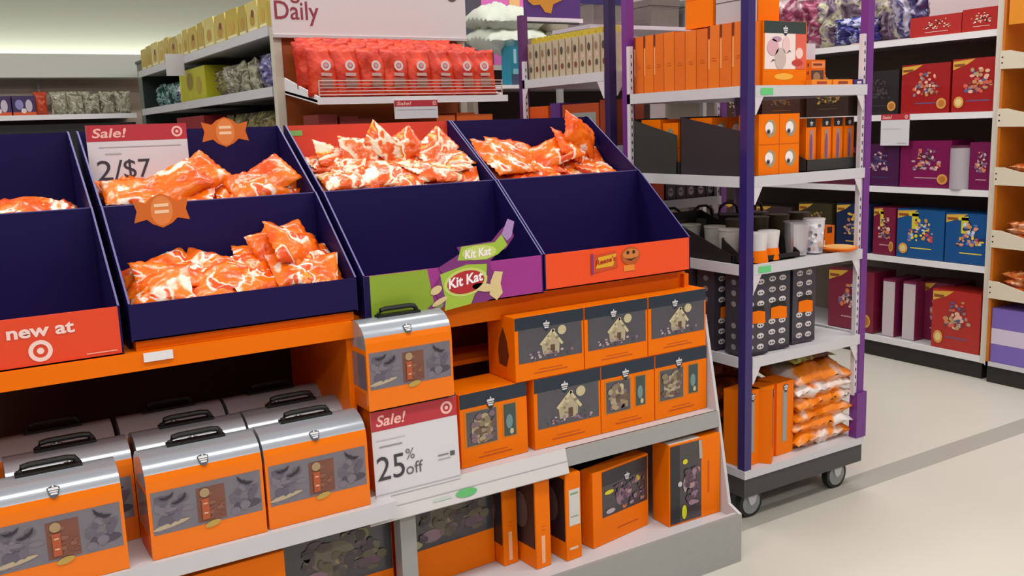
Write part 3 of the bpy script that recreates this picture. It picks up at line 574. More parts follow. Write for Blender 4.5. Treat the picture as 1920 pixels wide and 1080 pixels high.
# ------------------------------------------------------------------ carry boxes with rounded tops and black handles
GT = M('#a9aeb6', .2, metal=.4); LOR = M('#f07600', .3, coat=.2, mott=.04, scale=8, spec=.3); LWIN = M('#6f6873', .22, coat=.4, mott=.2, scale=14)
def carry_profile(w, h):
    """end outline of the box in (y, z): straight sides, shoulders curving in to a narrow ridge"""
    return [(-.075, 0), (.075, 0), (.075, .16)] + [(.075-.055*math.sin(a)*1.0, .16+.085*(1-math.cos(a))+.02*a) for a in (.35, .7, 1.05, 1.4)] 
def carry_box(label, loc, rz=0, group=None):
    t = thing('carry_box', label, 'carry box', loc, rz, group); w = .285; hb = .18
    mb = MB(); mb.box(-w/2, w/2, -.075, .075, 0, hb, LOR)
    F = left(mb, w, .15); F.rect(.01, .06, .14, .165, LWIN); F.rect(.02, .0, .13, .05, ORD)
    mb.build('carton_body', t)
    # curved shoulder: orange lower band then grey
    prof = [(-.075, hb), (-.0735, hb+.020), (-.069, hb+.036), (-.061, hb+.050), (-.048, hb+.062), (-.032, hb+.071), (-.014, hb+.077), (-.006, hb+.079)]
    full = prof + [(-y, z) for y, z in prof[::-1]]
    def strip(seq, mat, name):
        mb = MB(); v = [(x, y, z) for (y, z) in seq for x in (-w/2, w/2)]
        mb.add(v, [(2*i, 2*i+1, 2*i+3, 2*i+2) for i in range(len(seq)-1)], mat)
        return mb
    mb = strip(prof[:3], LOR, ''); F = Face(mb, (-w/2, -.0745, hb+.001), (1, 0, 0), (0, .1, 1)); F.rect(w*.28, .012, w*.72, .0145, M('#f7c27a', .4), 1)
    mb.build('orange_band', t, smooth=False)
    mb = strip(prof[2:]+[(-y, z) for y, z in prof[::-1]], GT, '')
    for sx in (-w/2, w/2):
        mb.add([(sx, y, z) for y, z in full], [tuple(range(len(full)))], GT)
    o = mb.build('silver_lid', t, smooth=True)
    o.data.polygons[-1].use_smooth = False; o.data.polygons[-2].use_smooth = False
    mb = MB(); F = Face(mb, (-w/2, -.0712, hb+.034), (1, 0, 0), (0, .021, .026)); emblem(F, w*.5, .014, .019, 7); mb.build('emblem', t)
    mb = MB(); zt = hb+.079
    mb.tube([(-.062, 0, zt-.004), (-.062, 0, zt+.010), (-.056, 0, zt+.019), (-.04, 0, zt+.022), (.04, 0, zt+.022), (.056, 0, zt+.019), (.062, 0, zt+.010), (.062, 0, zt-.004)], .0075, BLK, 8)
    mb.box(-.072, .072, -.012, .012, zt-.003, zt+.006, BLK); mb.build('handle', t, smooth=False)
    mb = MB(); F = front(mb, w, .15); F.rect(.008, .062, w-.008, .172, LWIN, 1)
    bat = M('#2e2834', .5)
    for a, b, s, r in ((.045, .155, .02, .2), (.075, .142, .022, .5), (.235, .152, .024, -.5)):
        pts = [(-1, .25), (-.5, .1), (-.15, .0), (0, .15), (.15, 0), (.5, .1), (1, .3), (.6, -.2), (.2, -.3), (-.2, -.3), (-.6, -.2)][::-1]
        F.poly([(a+s*(x*math.cos(r)-y*math.sin(r)), b+s*(x*math.sin(r)+y*math.cos(r))) for x, y in pts], bat, 5)
    F.rect(.115, .068, .185, .158, M('#7a4a3c', .5, mott=.2, scale=30), 2); F.ell(.135, .145, .012, .012, M('#a98e68', .5), 6); F.scatter(.012, .064, .112, .16, 22, ('#665f6c', '#78707c', '#6a6472', '#605868'), 2, 5, (.05, .14)); F.scatter(.19, .064, .275, .16, 18, ('#665f6c', '#78707c', '#6a6472', '#605868'), 2, 6, (.05, .14)); F.scatter(.115, .068, .185, .158, 20, ('#80503e', '#74443a', '#885844', '#7a4a3c'), 3, 7, (.05, .1)); F.rect(.126, .075, .144, .130, M('#b0522e', .5), 6); F.rect(.130, .09, .140, .094, M('#dcae90', .5), 7); F.rect(.130, .115, .140, .119, M('#dcae90', .5), 7)
    F.ell(.05, .082, .045, .006, M('#b7a48a', .5), 3, rot=.15); F.ell(.15, .06, .02, .008, M('#b99a4a', .5), 4, rot=.2); F.ell(.24, .09, .035, .012, M('#4e4656', .5), 2); 
    mb.build('window_print', t)
    return t
cb = carry_box('orange carry box in front row at the left edge of the photo', (.155, 2.372, .531))
copy_thing(cb, (.495, 2.378, .531), 'orange carry box in front row, right of the gap')
copy_thing(cb, (.788, 2.383, .531), 'orange carry box in front row touching the 25% off card')
copy_thing(cb, (.21, 2.54, .531), 'carry box second from front, above the left edge box')
copy_thing(cb, (.51, 2.545, .531), 'carry box second from front, in the middle column')
copy_thing(cb, (.803, 2.55, .531), 'carry box second from front, near the orange upright')
copy_thing(cb, (.20, 2.72, .531), 'rearmost carry box in deep shadow on the left')
copy_thing(cb, (.50, 2.72, .531), 'rearmost carry box in deep shadow, middle column')
copy_thing(cb, (.795, 2.72, .531), 'rearmost carry box in deep shadow, near orange upright')
copy_thing(cb, (1.083, 2.394, .7895), 'orange carry box standing alone on top above the 25% off card').scale = (.93, .93, .95)

# ------------------------------------------------------------------ base deck boxes
DZ = .159
def deck_box(label, w, h, d, loc, rz=0, art='plain'):
    t = thing('kit_box', label, 'box', loc, rz); mb = MB(); mb.box(-w/2, w/2, -d/2, d/2, 0, h, OR)
    F = front(mb, w, d)
    if art in ('spine', 'spine_label'):
        if art == 'spine': F.rect(w*.35, h*.05, w*.6, h*.36, M('#f3b48a', .5)); F.rect(w*.4, h*.42, w*.65, h*.425, TXT); F.rect(w*.4, h*.46, w*.65, h*.465, TXT)
        else: F.rect(w*.2, h*.40, w*.92, h*.82, M('#cfcdc8', .5)); F.rect(w*.3, h*.76, w*.8, h*.78, M('#7aa06a'), 2); F.rect(w*.3, h*.5, w*.8, h*.51, M('#8a8a86'), 2); F.rect(w*.2, h*.12, w*.75, h*.15, M('#e8c9a8', .5))
        S = left(mb, w, d); S.rect(.0, h*.22, d*.97, h*.95, M('#2e2226', .35)); S.ell(d*.6, h*.6, d*.2, h*.2, M('#5a4a4c'), 2)
    mb.build('carton_body', t, bevel=.0015)
    if art in ('dark', 'wide_dark'):
        mb = MB(); F = front(mb, w, d); F.rect(.002, h*.34, w-.002, h-.002, M('#3d3a40', .28, coat=.4, mott=.25, scale=9), 1)
        emblem(F, w*.4, h*.88, h*.07, 5)
        F.ell(w*.45, h*.62, w*.2, h*.14, M('#6f6656', .5, mott=.25, scale=20), 2); F.ell(w*.72, h*.75, w*.07, h*.06, M('#8a8454'), 3); F.ell(w*.3, h*.45, w*.12, h*.06, M('#8a6f78'), 3); F.ell(w*.75, h*.48, w*.14, h*.06, M('#6e5260'), 3); F.ell(w*.6, h*.56, w*.13, h*.05, M('#94805e'), 3); F.ell(w*.12, h*.4, w*.08, h*.04, M('#a8a070'), 3); F.ell(w*.25, h*.66, w*.05, h*.1, M('#574c4c'), 4); F.scatter(w*.1, h*.38, w*.95, h*.82, 50, ('#5f584c', '#574c4c', '#6e6454', '#4a4244', '#5e4c56', '#444042', '#625a48'), 4, 8, (.04, .12))
        mb.build('window', t)
    if art == 'photo':
        mb = MB(); F = front(mb, w, d); F.rect(w*.16, h*.36, w*.98, h*.97, M('#3a3438', .28, coat=.4, mott=.2, scale=12), 1); F.rect(w*.16, h*.78, w*.98, h*.97, M('#2a2a30', .4), 2); emblem(F, w*.6, h*.80, h*.08, 4); mb.build('window', t)
        mb = MB(); F = front(mb, w, d)
        for p, q, a, b, c in ((.48, .56, .1, .14, '#8a6e80'), (.62, .6, .08, .12, '#7c5a70'), (.78, .5, .09, .06, '#5a4450'), (.88, .44, .05, .04, '#c08a6a'), (.3, .42, .1, .04, '#b8a8b0'), (.8, .72, .06, .05, '#c8b030'), (.28, .68, .1, .035, '#d8cc20'), (.45, .72, .08, .04, '#6a5a68'), (.55, .42, .05, .05, '#c0744a')): F.ell(w*p, h*q, w*a*.8, h*b*.8, M(c, .5), 3)
        F.scatter(w*.36, h*.40, w*.94, h*.76, 40, ('#6a4a60', '#8a6e80', '#4a3a48', '#9a7a8c', '#5a4450', '#b08a90'), 4, 3, (.04, .1)); F.rect(w*.42, h*.14, w*.8, h*.155, TXT, 1); mb.build('printed_picture', t)
    if art == 'upright':
        mb = MB(); F = front(mb, w, d); F.rect(w*.02, h*.02, w*.62, h*.98, M('#3a3438', .28, coat=.4, mott=.2, scale=12), 1); F.rect(w*.02, h*.02, w*.2, h*.98, M('#26262c', .4), 2); mb.build('window', t)
        mb = MB(); F = front(mb, w, d)
        for p, q, a, b, c in ((.42, .55, .1, .1, '#8a6e80'), (.5, .42, .08, .08, '#7c5a70'), (.3, .76, .06, .04, '#d8cc20'), (.28, .14, .06, .11, '#cfd018'), (.3, .48, .05, .12, '#a89a94'), (.55, .62, .05, .05, '#c0906a'), (.2, .5, .05, .04, '#c8c4c4'), (.45, .28, .09, .07, '#6a5460')): F.ell(w*p, h*q, w*a*.8, h*b*.8, M(c, .5), 4)
        F.scatter(w*.26, h*.2, w*.58, h*.68, 36, ('#6a4a60', '#8a6e80', '#4a3a48', '#9a7a8c', '#5a4450', '#b08a90'), 5, 3, (.08, .18)); F.poly([(w*.58, h*.75), (w*.64, h*.75), (w*.62, h*.98), (w*.56, h*.98)], M('#b0a89a'), 3); F.rect(w*.75, h*.3, w*.78, h*.7, ORD, 2); mb.build('printed_picture', t)
        mb = MB(); mb.box(-w/2+.004, w*.1, -d/2+.004, d/2-.004, h, h+.0015, M('#d8cfc4', .5)); mb.build('top_label', t)
    return t
deck_box('orange upright box turned sideways at right end of base deck', .235, .296, .09, (2.155, 2.375, DZ), -.02, 'upright')
deck_box('orange and purple picture box standing angled on base deck', .275, .262, .055, (1.855, 2.40, DZ), .16, 'photo')
deck_box('slim orange box with white lower label leaning nearest the picture box, third spine', .062, .292, .20, (1.625, 2.43, DZ), .06, 'spine_label')
deck_box('slim orange box with pale stripe, middle one of three spines', .058, .30, .20, (1.512, 2.44, DZ), .07, 'spine')
deck_box('slim orange box with pale stripe, leftmost of three spines on deck', .055, .31, .20, (1.44, 2.52, DZ), .05, 'spine')
deck_box('wide dark windowed box on base deck right of the grey upright', .33, .345, .12, (1.245, 2.52, DZ), .05, 'wide_dark')
deck_box('dark windowed box on base deck left of the grey upright', .34, .32, .12, (.865, 2.48, DZ), .0, 'dark')
deck_box('plain orange box on base deck below the carry boxes', .30, .30, .14, (.53, 2.39, DZ), .03, 'plain')
deck_box('plain orange box on base deck at lower left under the shelf', .30, .26, .14, (.20, 2.46, DZ), .0, 'plain')

# ------------------------------------------------------------------ wheeled shelving carts
SLOT = M('#d2c9cf', .4); HOLE = M('#4a3a4a', .6)
def cart(label, x0, x1, y0, y1, levels, H, colors, left_brackets=True):
    t = thing('rolling_cart', label, 'cart', (x0, y0, 0)); w, d = x1-x0, y1-y0; s = .036
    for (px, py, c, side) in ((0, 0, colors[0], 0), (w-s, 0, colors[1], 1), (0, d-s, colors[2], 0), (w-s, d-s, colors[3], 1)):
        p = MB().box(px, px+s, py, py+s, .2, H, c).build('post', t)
    for (px, py, z0) in ((w-s-.018, .006, .40), (-.004, d-s-.02, .3)):
        mb = MB(); mb.box(px, px+.018, py, py+.02, z0, 1.86, SLOT)
        z = z0+.04
        while z < 1.83:
            F = Face(mb, (px, py, 0), (1, 0, 0), (0, 0, 1)); F.rect(.006, z, .012, z+.014, HOLE); z += .032
        mb.build('slotted_strip', t)
    for z in levels:
        mb = MB(); mb.box(.004, w-.004, .002, d-.002, z-.012, z-.004, METAL); mb.box(s, w-s, -.004, .006, z-.036, z+.004, METAL); mb.box(s, w-s, d-.006, d+.004, z-.036, z+.004, METAL); mb.box(-.004, .006, s, d-s, z-.036, z+.004, METAL); mb.box(w-.006, w+.004, s, d-s, z-.036, z+.004, METAL); mb.build('shelf', t)
        mb = MB()
        for px, sg in ((s, 1), (w-s-.018, -1)):
            mb.prism([(px, z-.036), (px+sg*.042, z-.036), (px+sg*.005, z-.10), (px, z-.10)], 'y', -.003, -.001, SLOT)
            mb.build('shelf_bracket', t); mb = MB()
        for py, sg in ((s, 1), (d-s, -1)) if left_brackets else ():
            mb = MB(); mb.prism([(py, z-.036), (py+sg*.05, z-.036), (py+sg*.005, z-.11), (py, z-.11)], 'x', -.003, -.001, SLOT); mb.build('shelf_bracket', t)
    mb = MB(); mb.box(-.004, w+.004, -.006, d+.006, .183, .215, METAL); mb.build('deck', t)
    mb = MB(); mb.box(0, w, 0, d, .106, .183, M('#3f3f3f', .5, mott=.1)); mb.build('base_skirt', t)
    for px, py in ((.075, .05), (w-.11, .05), (.075, d-.06), (w-.11, d-.06)):
        c = bpy.data.objects.new('caster', None); COL.objects.link(c); c.parent = t; c.location = (px, py, 0)
        mb = MB(); mb.cyl((0, -.014, .06), .06, .028, M('#1a1a1a', .5), 'y', 28); mb.build('tire', c, smooth=False)
        mb = MB(); mb.cyl((0, -.016, .06), .046, .032, M('#8c9090', .35), 'y', 28); mb.cyl((0, -.018, .06), .012, .036, METAL, 'y', 14); mb.build('hub', c)
        mb = MB(); mb.prism([(-.03, .105), (.03, .105), (.016, .06), (.0, .05), (-.014, .06)], 'y', -.022, -.018, METAL); mb.prism([(-.03, .105), (.03, .105), (.016, .06), (.0, .05), (-.014, .06)], 'y', .018, .022, METAL); mb.box(-.03, .03, -.022, .022, .098, .106, METAL); mb.build('fork', c)
    return t
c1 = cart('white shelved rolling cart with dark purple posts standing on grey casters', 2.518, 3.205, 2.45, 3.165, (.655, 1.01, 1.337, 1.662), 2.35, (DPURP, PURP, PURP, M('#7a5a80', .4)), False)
mb = MB(); mb.box(.64, .70, -.008, .03, .215, .41, PURP); mb.build('post_sleeve', c1)
mb = MB()
for z in (1.662, 1.01):
    F = Face(mb, (0, -.0045, z-.036), (1, 0, 0), (0, 0, 1)); F.rect(.06, .006, .125, .03, M('#63c77a', .5)); mb.build('shelf_tag', c1); mb = MB()
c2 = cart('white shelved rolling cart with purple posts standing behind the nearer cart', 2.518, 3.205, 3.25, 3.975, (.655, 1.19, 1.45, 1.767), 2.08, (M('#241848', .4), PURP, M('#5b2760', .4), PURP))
t = thing('pumpkin_sign', 'purple sign with orange pumpkin shape on top of the rear cart', 'sign', (2.54, 3.96, 0))
mb = MB(); mb.box(0.01, .345, -.004, .004, 2.075, 2.6, M('#4c2470', .5)); mb.box(0.345, .66, -.004, .004, 2.15, 2.6, M('#241d5c', .5)); mb.box(.0, .36, -.006, -.003, 2.055, 2.075, M('#ddd0d8', .5)); mb.build('sign_board', t)
mb = MB(); F = Face(mb, (0, -.007, 2.0), (1, 0, 0), (0, 0, 1)); F.poly([(.02, .24), (.03, .15), (.06, .13), (.10, .135), (.13, .10), (.165, .095), (.18, .14), (.23, .16), (.27, .19), (.28, .24), (.24, .35), (.06, .35)], M('#c0801c', .5), 0); mb.build('pumpkin_print', t)
mb = MB(); mb.tube([(.0, -.012, 2.05), (.33, -.012, 2.05)], .005, BLK); mb.build('hanging_rod', t)
t = None

# near cart, top shelf (z 1.664): row of orange boxes with their spines to the left
ZT = 1.664
for k in range(10):
    y = 2.515+k*.0625; mb = MB(); h = .232 if k not in (3, 4, 5) else .226
    mb.box(-.09, .09, -.0295, .0295, 0, h, M('#d9660a', .5, mott=.05) if k % 2 else M('#e06e0c', .5, mott=.05)); S = left(mb, .18, .059)
    if k in (0, 1, 2, 7, 8, 9): S.rect(.0, h*.8, .01, h, M('#6a1c08', .6)); S.rect(.002, h*.32, .009, h*.78, M('#f2a468', .5))
    S.rect(.02, h*.44, .045, h*.45, TXT); S.rect(.022, h*.48, .04, h*.49, TXT)
    o = mb.build('kit_box', loc=(2.635, y+.01, ZT)); tag(o, 'orange box standing spine out in the row on cart top shelf', 'box', 'orange boxes in the row on the cart top shelf')
mb = MB(); mb.box(-.08, .08, -.075, .075, 0, .16, OR); S = left(mb, .16, .15); S.rect(0, .105, .15, .108, ORD)
tag(mb.build('kit_box', loc=(2.64, 2.745, ZT+.233)), 'orange box lying on top of the row of orange boxes', 'box')
mb = MB(); mb.box(-.055, .055, -.035, .035, 0, .16, OR)
tag(mb.build('kit_box', loc=(2.70, 2.56, 1.902)), 'upright orange box standing on top of the cat box near dark post', 'box')
mb = MB(); mb.box(-.08, .0, -.07, .06, 0, .12, M('#b9acb0', .5)); S = Face(mb, (-.08, .06, 0), (0, -1, 0), (0, 0, 1)); S.rect(0, .075, .13, .078, M('#4a3a3a'))
tag(mb.build('storage_box', loc=(2.64, 2.595, ZT+.233)), 'pale grey box lying on top of orange boxes behind dark purple post', 'box')
# cat print box
t = thing('gift_box', 'tall orange box printed with pale cats, front of cart top shelf', 'box', (2.745, 2.535, ZT))
mb = MB(); mb.box(-.115, .115, -.05, .05, 0, .235, OR); F = front(mb, .23, .1); F.ell(.11, .035, .05, .012, M('#f6b23c', .5)); mb.build('carton_body', t)
mb = MB(); F = front(mb, .23, .1); F.rect(.004, .19, .226, .234, M('#2c3a38', .5), 1); emblem(F, .115, .202, .022, 3); mb.build('brand_band', t)
mb = MB(); F = front(mb, .23, .1); F.rect(.008, .062, .224, .19, M('#f0dcd6', .5), 1); F.rect(.17, .062, .224, .19, M('#e0604e', .5), 2)
for p, q, a, b, c in ((.05, .14, .03, .03, '#d8a8b4'), (.09, .1, .03, .04, '#c9b4ac'), (.12, .15, .02, .03, '#e8c4c0'), (.19, .12, .02, .02, '#f2ccc0'), (.18, .085, .03, .012, '#c03a34'), (.07, .17, .025, .01, '#b890a8')): F.ell(p, q, a, b, M(c, .5), 3)
for p, q in ((.05, .092), (.135, .125)): F.poly([(p-.014, q-.008), (p, q+.006), (p+.012, q), (p, q+.001)], BLK, 4)
mb.build('cat_print', t)
# small things beside it
t = thing('craft_kit', 'small orange craft kit with dark window beside the cat box', 'box', (2.955, 2.55, ZT))
mb = MB(); mb.box(-.055, .055, -.03, .03, 0, .10, ORD); mb.build('carton_body', t)
mb = MB(); F = front(mb, .11, .06); F.rect(.03, .012, .10, .06, M('#4a3a30', .3), 1); F.ell(.06, .035, .02, .018, M('#9a7a60'), 2); F.rect(.03, .068, .105, .094, M('#e6874a', .5), 1); F.rect(.04, .078, .09, .086, M('#7a2a14'), 2)
for q in (.02, .05, .08): F.ell(.012, q, .005, .007, M('#6a2408'), 1)
mb.build('window', t)
mb = MB(); mb.box(-.045, .045, 0, .008, 0, .062, M('#cdc5cf', .5)); tag(mb.build('shelf_card', loc=(2.935, 2.545, ZT+.101)), 'small blank pale card standing above the craft kit', 'card')
for k, (x, w, c, c2) in enumerate(((2.915, .11, '#ee8a1a', '#a83c28'), (3.035, .11, '#f0861c', '#8c3a20'), (3.13, .05, '#3a2a6a', '#d8c4d8'))):
    mb = MB(); mb.box(-w/2, w/2, -.03, .03, 0, .022, M(c, .5)); F = front(mb, w, .06); F.rect(w*.25, .005, w*.75, .015, M(c2, .5)); F2 = topf(mb, w, .06, .022); F2.rect(w*.2, .01, w*.7, .045, M(c2, .5))
    tag(mb.build('candy_pack', loc=(x, 2.485, ZT)), ['flat orange pack with red print at front edge of top cart shelf', 'flat orange pack with brown print, middle of front edge', 'tiny purple pack at right of the two flat orange packs'][k], 'pack')
o = bag_obj('candy_bag', .16, .12, .05, 301, patch_mat('film_lime', [(0, '#4a4418'), (.5, '#7a7028'), (.6, '#b0a848'), (1, '#5a5020')], 12)); o.location = (3.10, 2.66, ZT+.045); o.rotation_euler = (.5, .2, .1)
tag(o, 'olive green bag at back right of the top cart shelf', 'bag')

# second shelf (z 1.339): dark shelf trays, eyeball boxes, skinny boxes
Z2 = 1.339; DK = M('#241c1e', .6); DK2 = M('#2e2e2a', .55)
def slant_tray(name, label, loc, d, h1, h0, w, mat):
    t = thing(name, label, 'display tray', loc)
    for x in (-w/2, w/2-.003): MB().prism([(-d/2, 0), (d/2, 0), (d/2, h1), (-d/2, h0)], 'x', x, x+.003, mat).build('side_panel', t)
    MB().box(-w/2, w/2, d/2-.003, d/2, 0, h1, mat).build('back_panel', t); MB().box(-w/2, w/2, -d/2, -d/2+.003, 0, min(h0, .05), mat).build('front_lip', t); MB().box(-w/2, w/2, -d/2, d/2, 0, .003, mat).build('tray_floor', t)
    return t
def eye_box(label, loc, w, h, d, n=1, m=1, group=None):
    t = thing('eyeball_box', label, 'box', loc, 0, group); mb = MB(); mb.box(-w/2, w/2, -d/2, d/2, 0, h, OR)
    F = front(mb, w, d); F.rect(.0, h*.5-.001, w, h*.5+.001, TXT); F.rect(w*.5-.001, 0, w*.5+.001, h, TXT); mb.build('carton_body', t)
    for i in range(2):
        for j in range(2):
            mb = MB(); F = front(mb, w, d); a, b = w*(.25+.5*i), h*(.26+.5*j); F.ell(a+.007, b+.001, .028, .033, M('#a8906a', .5), 1); F.ell(a-.001, b+.003, .021, .022, M('#efe9ec', .4), 2); F.ell(a-.005, b-.011, .010, .010, M('#8a7f86'), 3); F.ell(a-.006, b-.011, .006, .006, BLK, 4); mb.build('eyeball_print', t)  # tan ellipse paints shading beside each eyeball
    mb = MB(); S = left(mb, w, d)
    for j in range(2): S.ell(d*.5, h*(.26+.5*j), .02, .026, M('#8a8474', .4), 1); S.ell(d*.55, h*(.26+.5*j)-.006, .007, .009, BLK, 2)
    mb.build('eyeball_print', t)
    return t
slant_tray('display_tray', 'dark slanted tray on the second cart shelf, far left', (2.63, 2.985, Z2), .29, .225, .155, .2, DK2)
eye_box('orange eyeball box inside the far left slanted tray', (2.635, 2.90, Z2+.004), .17, .20, .09)
eye_box('orange eyeball box at back of the far left slanted tray', (2.635, 3.02, Z2+.004), .17, .215, .12)
slant_tray('display_tray', 'dark slanted tray on the second cart shelf behind the dark post', (2.64, 2.665, Z2), .33, .225, .165, .2, M('#2b2026', .6))
eye_box('orange eyeball box at back of the slanted tray behind the dark post', (2.64, 2.73, Z2+.004), .17, .215, .12)
eye_box('square orange box with four eyeballs facing the front of the cart', (2.705, 2.52, Z2+.002), .215, .222, .10)
t = slant_tray('display_tray', 'black tray holding skinny orange boxes at right of second cart shelf', (3.045, 2.555, Z2), .13, .10, .045, .33, DK2)
for k in range(4):
    tt = thing('stick_box', 'skinny orange box with clear window standing in black tray', 'box', (2.93+k*.068+(.02 if k else 0), 2.545, Z2+.004), 0, 'skinny orange boxes in the black tray')
    mb = MB(); mb.box(-.028, .028, -.03, .03, 0, .20, OR); mb.build('carton_body', tt)
    mb = MB(); F = front(mb, .056, .06); F.rect(.002, .165, .054, .199, BLK, 1); emblem(F, .028, .178, .014, 3); F.rect(.018, .03, .042, .155, M('#b08478', .4), 1); F.ell(.028, .09, .008, .05, M('#8a4a70', .4), 2); mb.build('window', tt)
for k, (x, y, c) in enumerate(((2.60, 3.0, '#d8d2cc'), )):
    pass

# third shelf (z 1.012)
Z3 = 1.012
slant_tray('display_tray', 'black slanted tray on third cart shelf at left side', (2.64, 2.735, Z3), .40, .165, .03, .22, M('#17110e', .6))
skullw = M('#d8d2d2', .4); rope = M('#1c1512', .6)
def cup(label, loc, r, h, mat, rot=0, group=None, dots=False):
    t = thing('party_cup', label, 'cup', loc, 0, group)
    mb = MB(); n = 24
    mb.cyl((0, 0, 0), r*.82, h, mat, 'z', n, r); body = mb
    if dots:
        rr = random.Random(4)
        for k in range(26):
            a = rr.uniform(PI, 2*PI); z = rr.uniform(.01, h-.01); F = Face(mb, (r*.95*math.cos(a), r*.95*math.sin(a), z), (-math.sin(a), math.cos(a), 0), (0, 0, 1)); F.ell(0, 0, .007, .007, M(rr.choice(('#8a808c', '#5a4e54', '#f2eef4', '#c9a890')), .3), 3, n=8)
    body.build('cup_body', t)
    mb = MB(); mb.cyl((0, 0, h), r*1.04, .006, mat, 'z', n); mb.build('rim', t)
    return t
for k, (x, y) in enumerate(((2.60, 2.62), (2.64, 2.74), (2.62, 2.86))):
    cup('pale grey skull cup inside the black slanted tray on third shelf', (x, y, Z3+.004), .042, .11, M('#a8a09a', .4), group='grey cups in the black slanted tray')
t = thing('skull_cup', 'white and orange cup right beside dark purple post on third shelf', 'cup', (2.635, 2.51, Z3))
MB().cyl((0, 0, .045), .036, .065, skullw, 'z', 20, .042).build('cup_body', t); MB().cyl((0, 0, 0), .044, .045, OR, 'z', 20, .038).build('cup_base', t)
t2 = copy_thing(t, (2.72, 2.53, Z3), 'white and orange cup, second one right of the dark purple post')
slant_tray('display_tray', 'low black tray holding cups at front of third cart shelf', (2.70, 2.55, Z3), .12, .09, .02, .30, M('#17110e', .6))
cup('shiny silver metallic cup in middle of third cart shelf', (2.885, 2.54, Z3), .05, .125, M('#c8c2c8', .18, .6), dots=False)
cup('white spotted cup right of the silver cup on third shelf', (2.975, 2.53, Z3), .042, .13, M('#d9d2d8', .3), dots=True)
cup('white spotted cup at right end of the third cart shelf', (3.06, 2.60, Z3), .042, .12, M('#ded6d8', .3), dots=True)
for k in range(4): cup('dark gold cup in back row of the third cart shelf', (2.74+k*.12, 2.72, Z3), .045, .135, M('#4a3f30', .35, .3), group='dark cups at the back of the third shelf')
mb = MB(); mb.box(-.03, .03, -.02, .02, 0, .09, OR); F = front(mb, .06, .04); F.rect(.015, .06, .045, .085, BLK); tag(mb.build('stick_box', loc=(3.13, 2.60, Z3)), 'small orange upright box beside spotted cups', 'box')
t = thing('candy_dish', 'flat orange dish at front right of third cart shelf', 'dish', (3.08, 2.49, Z3))
mb = MB(); mb.cyl((0, 0, 0), .055, .014, OR, 'z', 28, .075); mb.build('dish_body', t); mb = MB(); mb.cyl((0, 0, .0141), .062, .004, M('#e8b060', .4), 'z', 28); mb.build('dish_liner', t)
# rope handles of baskets behind
for k, (x, y) in enumerate(((2.62, 2.98), (2.78, 2.96), (2.94, 2.97), (3.08, 2.96))):
    t = thing('party_basket', 'dark basket with black handle at back of third cart shelf', 'basket', (x, y, Z3), 0, 'dark baskets at the back of the third shelf')
    MB().cyl((0, 0, 0), .055, .13, M('#3a3028', .6, mott=.2), 'z', 18, .068).build('basket_body', t)
    mb = MB(); mb.tube([(-.06, 0, .12), (-.05, 0, .16), (-.02, 0, .178), (.02, 0, .178), (.05, 0, .16), (.06, 0, .12)], .006, rope, 6); mb.build('handle', t)

# fourth shelf (z .657): tall dark packs with skulls
Z4 = .657
def skull_pack(label, loc, rz=0):
    t = thing('skull_pack', label, 'pack', loc, rz); w, h, d = .125, .315, .10
    mb = MB().box(-w/2, w/2, -d/2, d/2, 0, h, M('#38333e', .3, coat=.3, mott=.1)); F = front(mb, w, d)
    for j in range(7):
        for i in range(2):
            a, b = w*(.3+.4*i), .03+j*.042
            if j in (3,): continue
            F.ell(a, b, .017, .011, M('#d6cccd', .35), 1); F.ell(a-.006, b-.001, .004, .003, BLK, 2); F.ell(a+.006, b-.001, .004, .003, BLK, 2)
    S = left(mb, w, d)
    for j in range(7):
        if j != 3: S.ell(.05, .03+j*.042, .014, .011, M('#8c848a', .35), 1)
    mb.build('pack_body', t)
    mb = MB(); F = front(mb, w, d); F.poly([(.03, .125), (.11, .12), (.108, .165), (.075, .172), (.032, .168)], OR, 3); F.poly([(.03, .168), (.075, .172), (.108, .165), (.10, .19), (.04, .19)], BLK, 3); mb.build('label', t)
    return t
p = skull_pack('tall dark skull pack touching the dark purple post', (2.605, 2.53, Z4), -.1)
copy_thing(p, (2.74, 2.545, Z4), 'tall dark skull pack with orange label, middle one of three', rz=-.12)
copy_thing(p, (2.905, 2.56, Z4), 'tall dark skull pack with orange label, rightmost of three', rz=-.05)
for k, y in enumerate((2.68, 2.80, 2.92, 3.04)):
    copy_thing(p, (2.60, y, Z4), 'dark skull pack in shadow along left side of fourth cart shelf', rz=-.05, group='skull packs along the left side of the fourth shelf')

# cart deck (z .216)
Z5 = .216
def narrow(label, loc, rz, w=.10):
    t = thing('stick_box', label, 'box', loc, rz); mb = MB(); mb.box(-w/2, w/2, -.05, .05, 0, .30, OR); mb.build('carton_body', t)
    mb = MB(); F = front(mb, w, .1); F.rect(w*.3, .05, w*.62, .27, M('#c9823c', .5), 1); F.rect(w*.36, .055, w*.58, .265, M('#8f9494', .3, coat=.4), 2); emblem(F, w*.5, .275, .02, 4); mb.build('window', t)
    return t
narrow('tall orange box on cart deck with its corner turned to the camera', (2.668, 2.515, Z5), .65)
narrow('tall orange box with silver window on cart deck, beside the bag stack', (2.785, 2.545, Z5), .05)
narrow('tall orange box on cart deck hidden behind the dark purple post', (2.585, 2.53, Z5), .1)
fo = patch_mat('film_orange_sack', [(0, '#b8500a'), (.4, '#e8780c'), (.52, '#f08a1c'), (.60, '#ece4e0'), (.66, '#e8e0dc'), (.7, '#e06c10')], 4.5, .3, distort=.6)
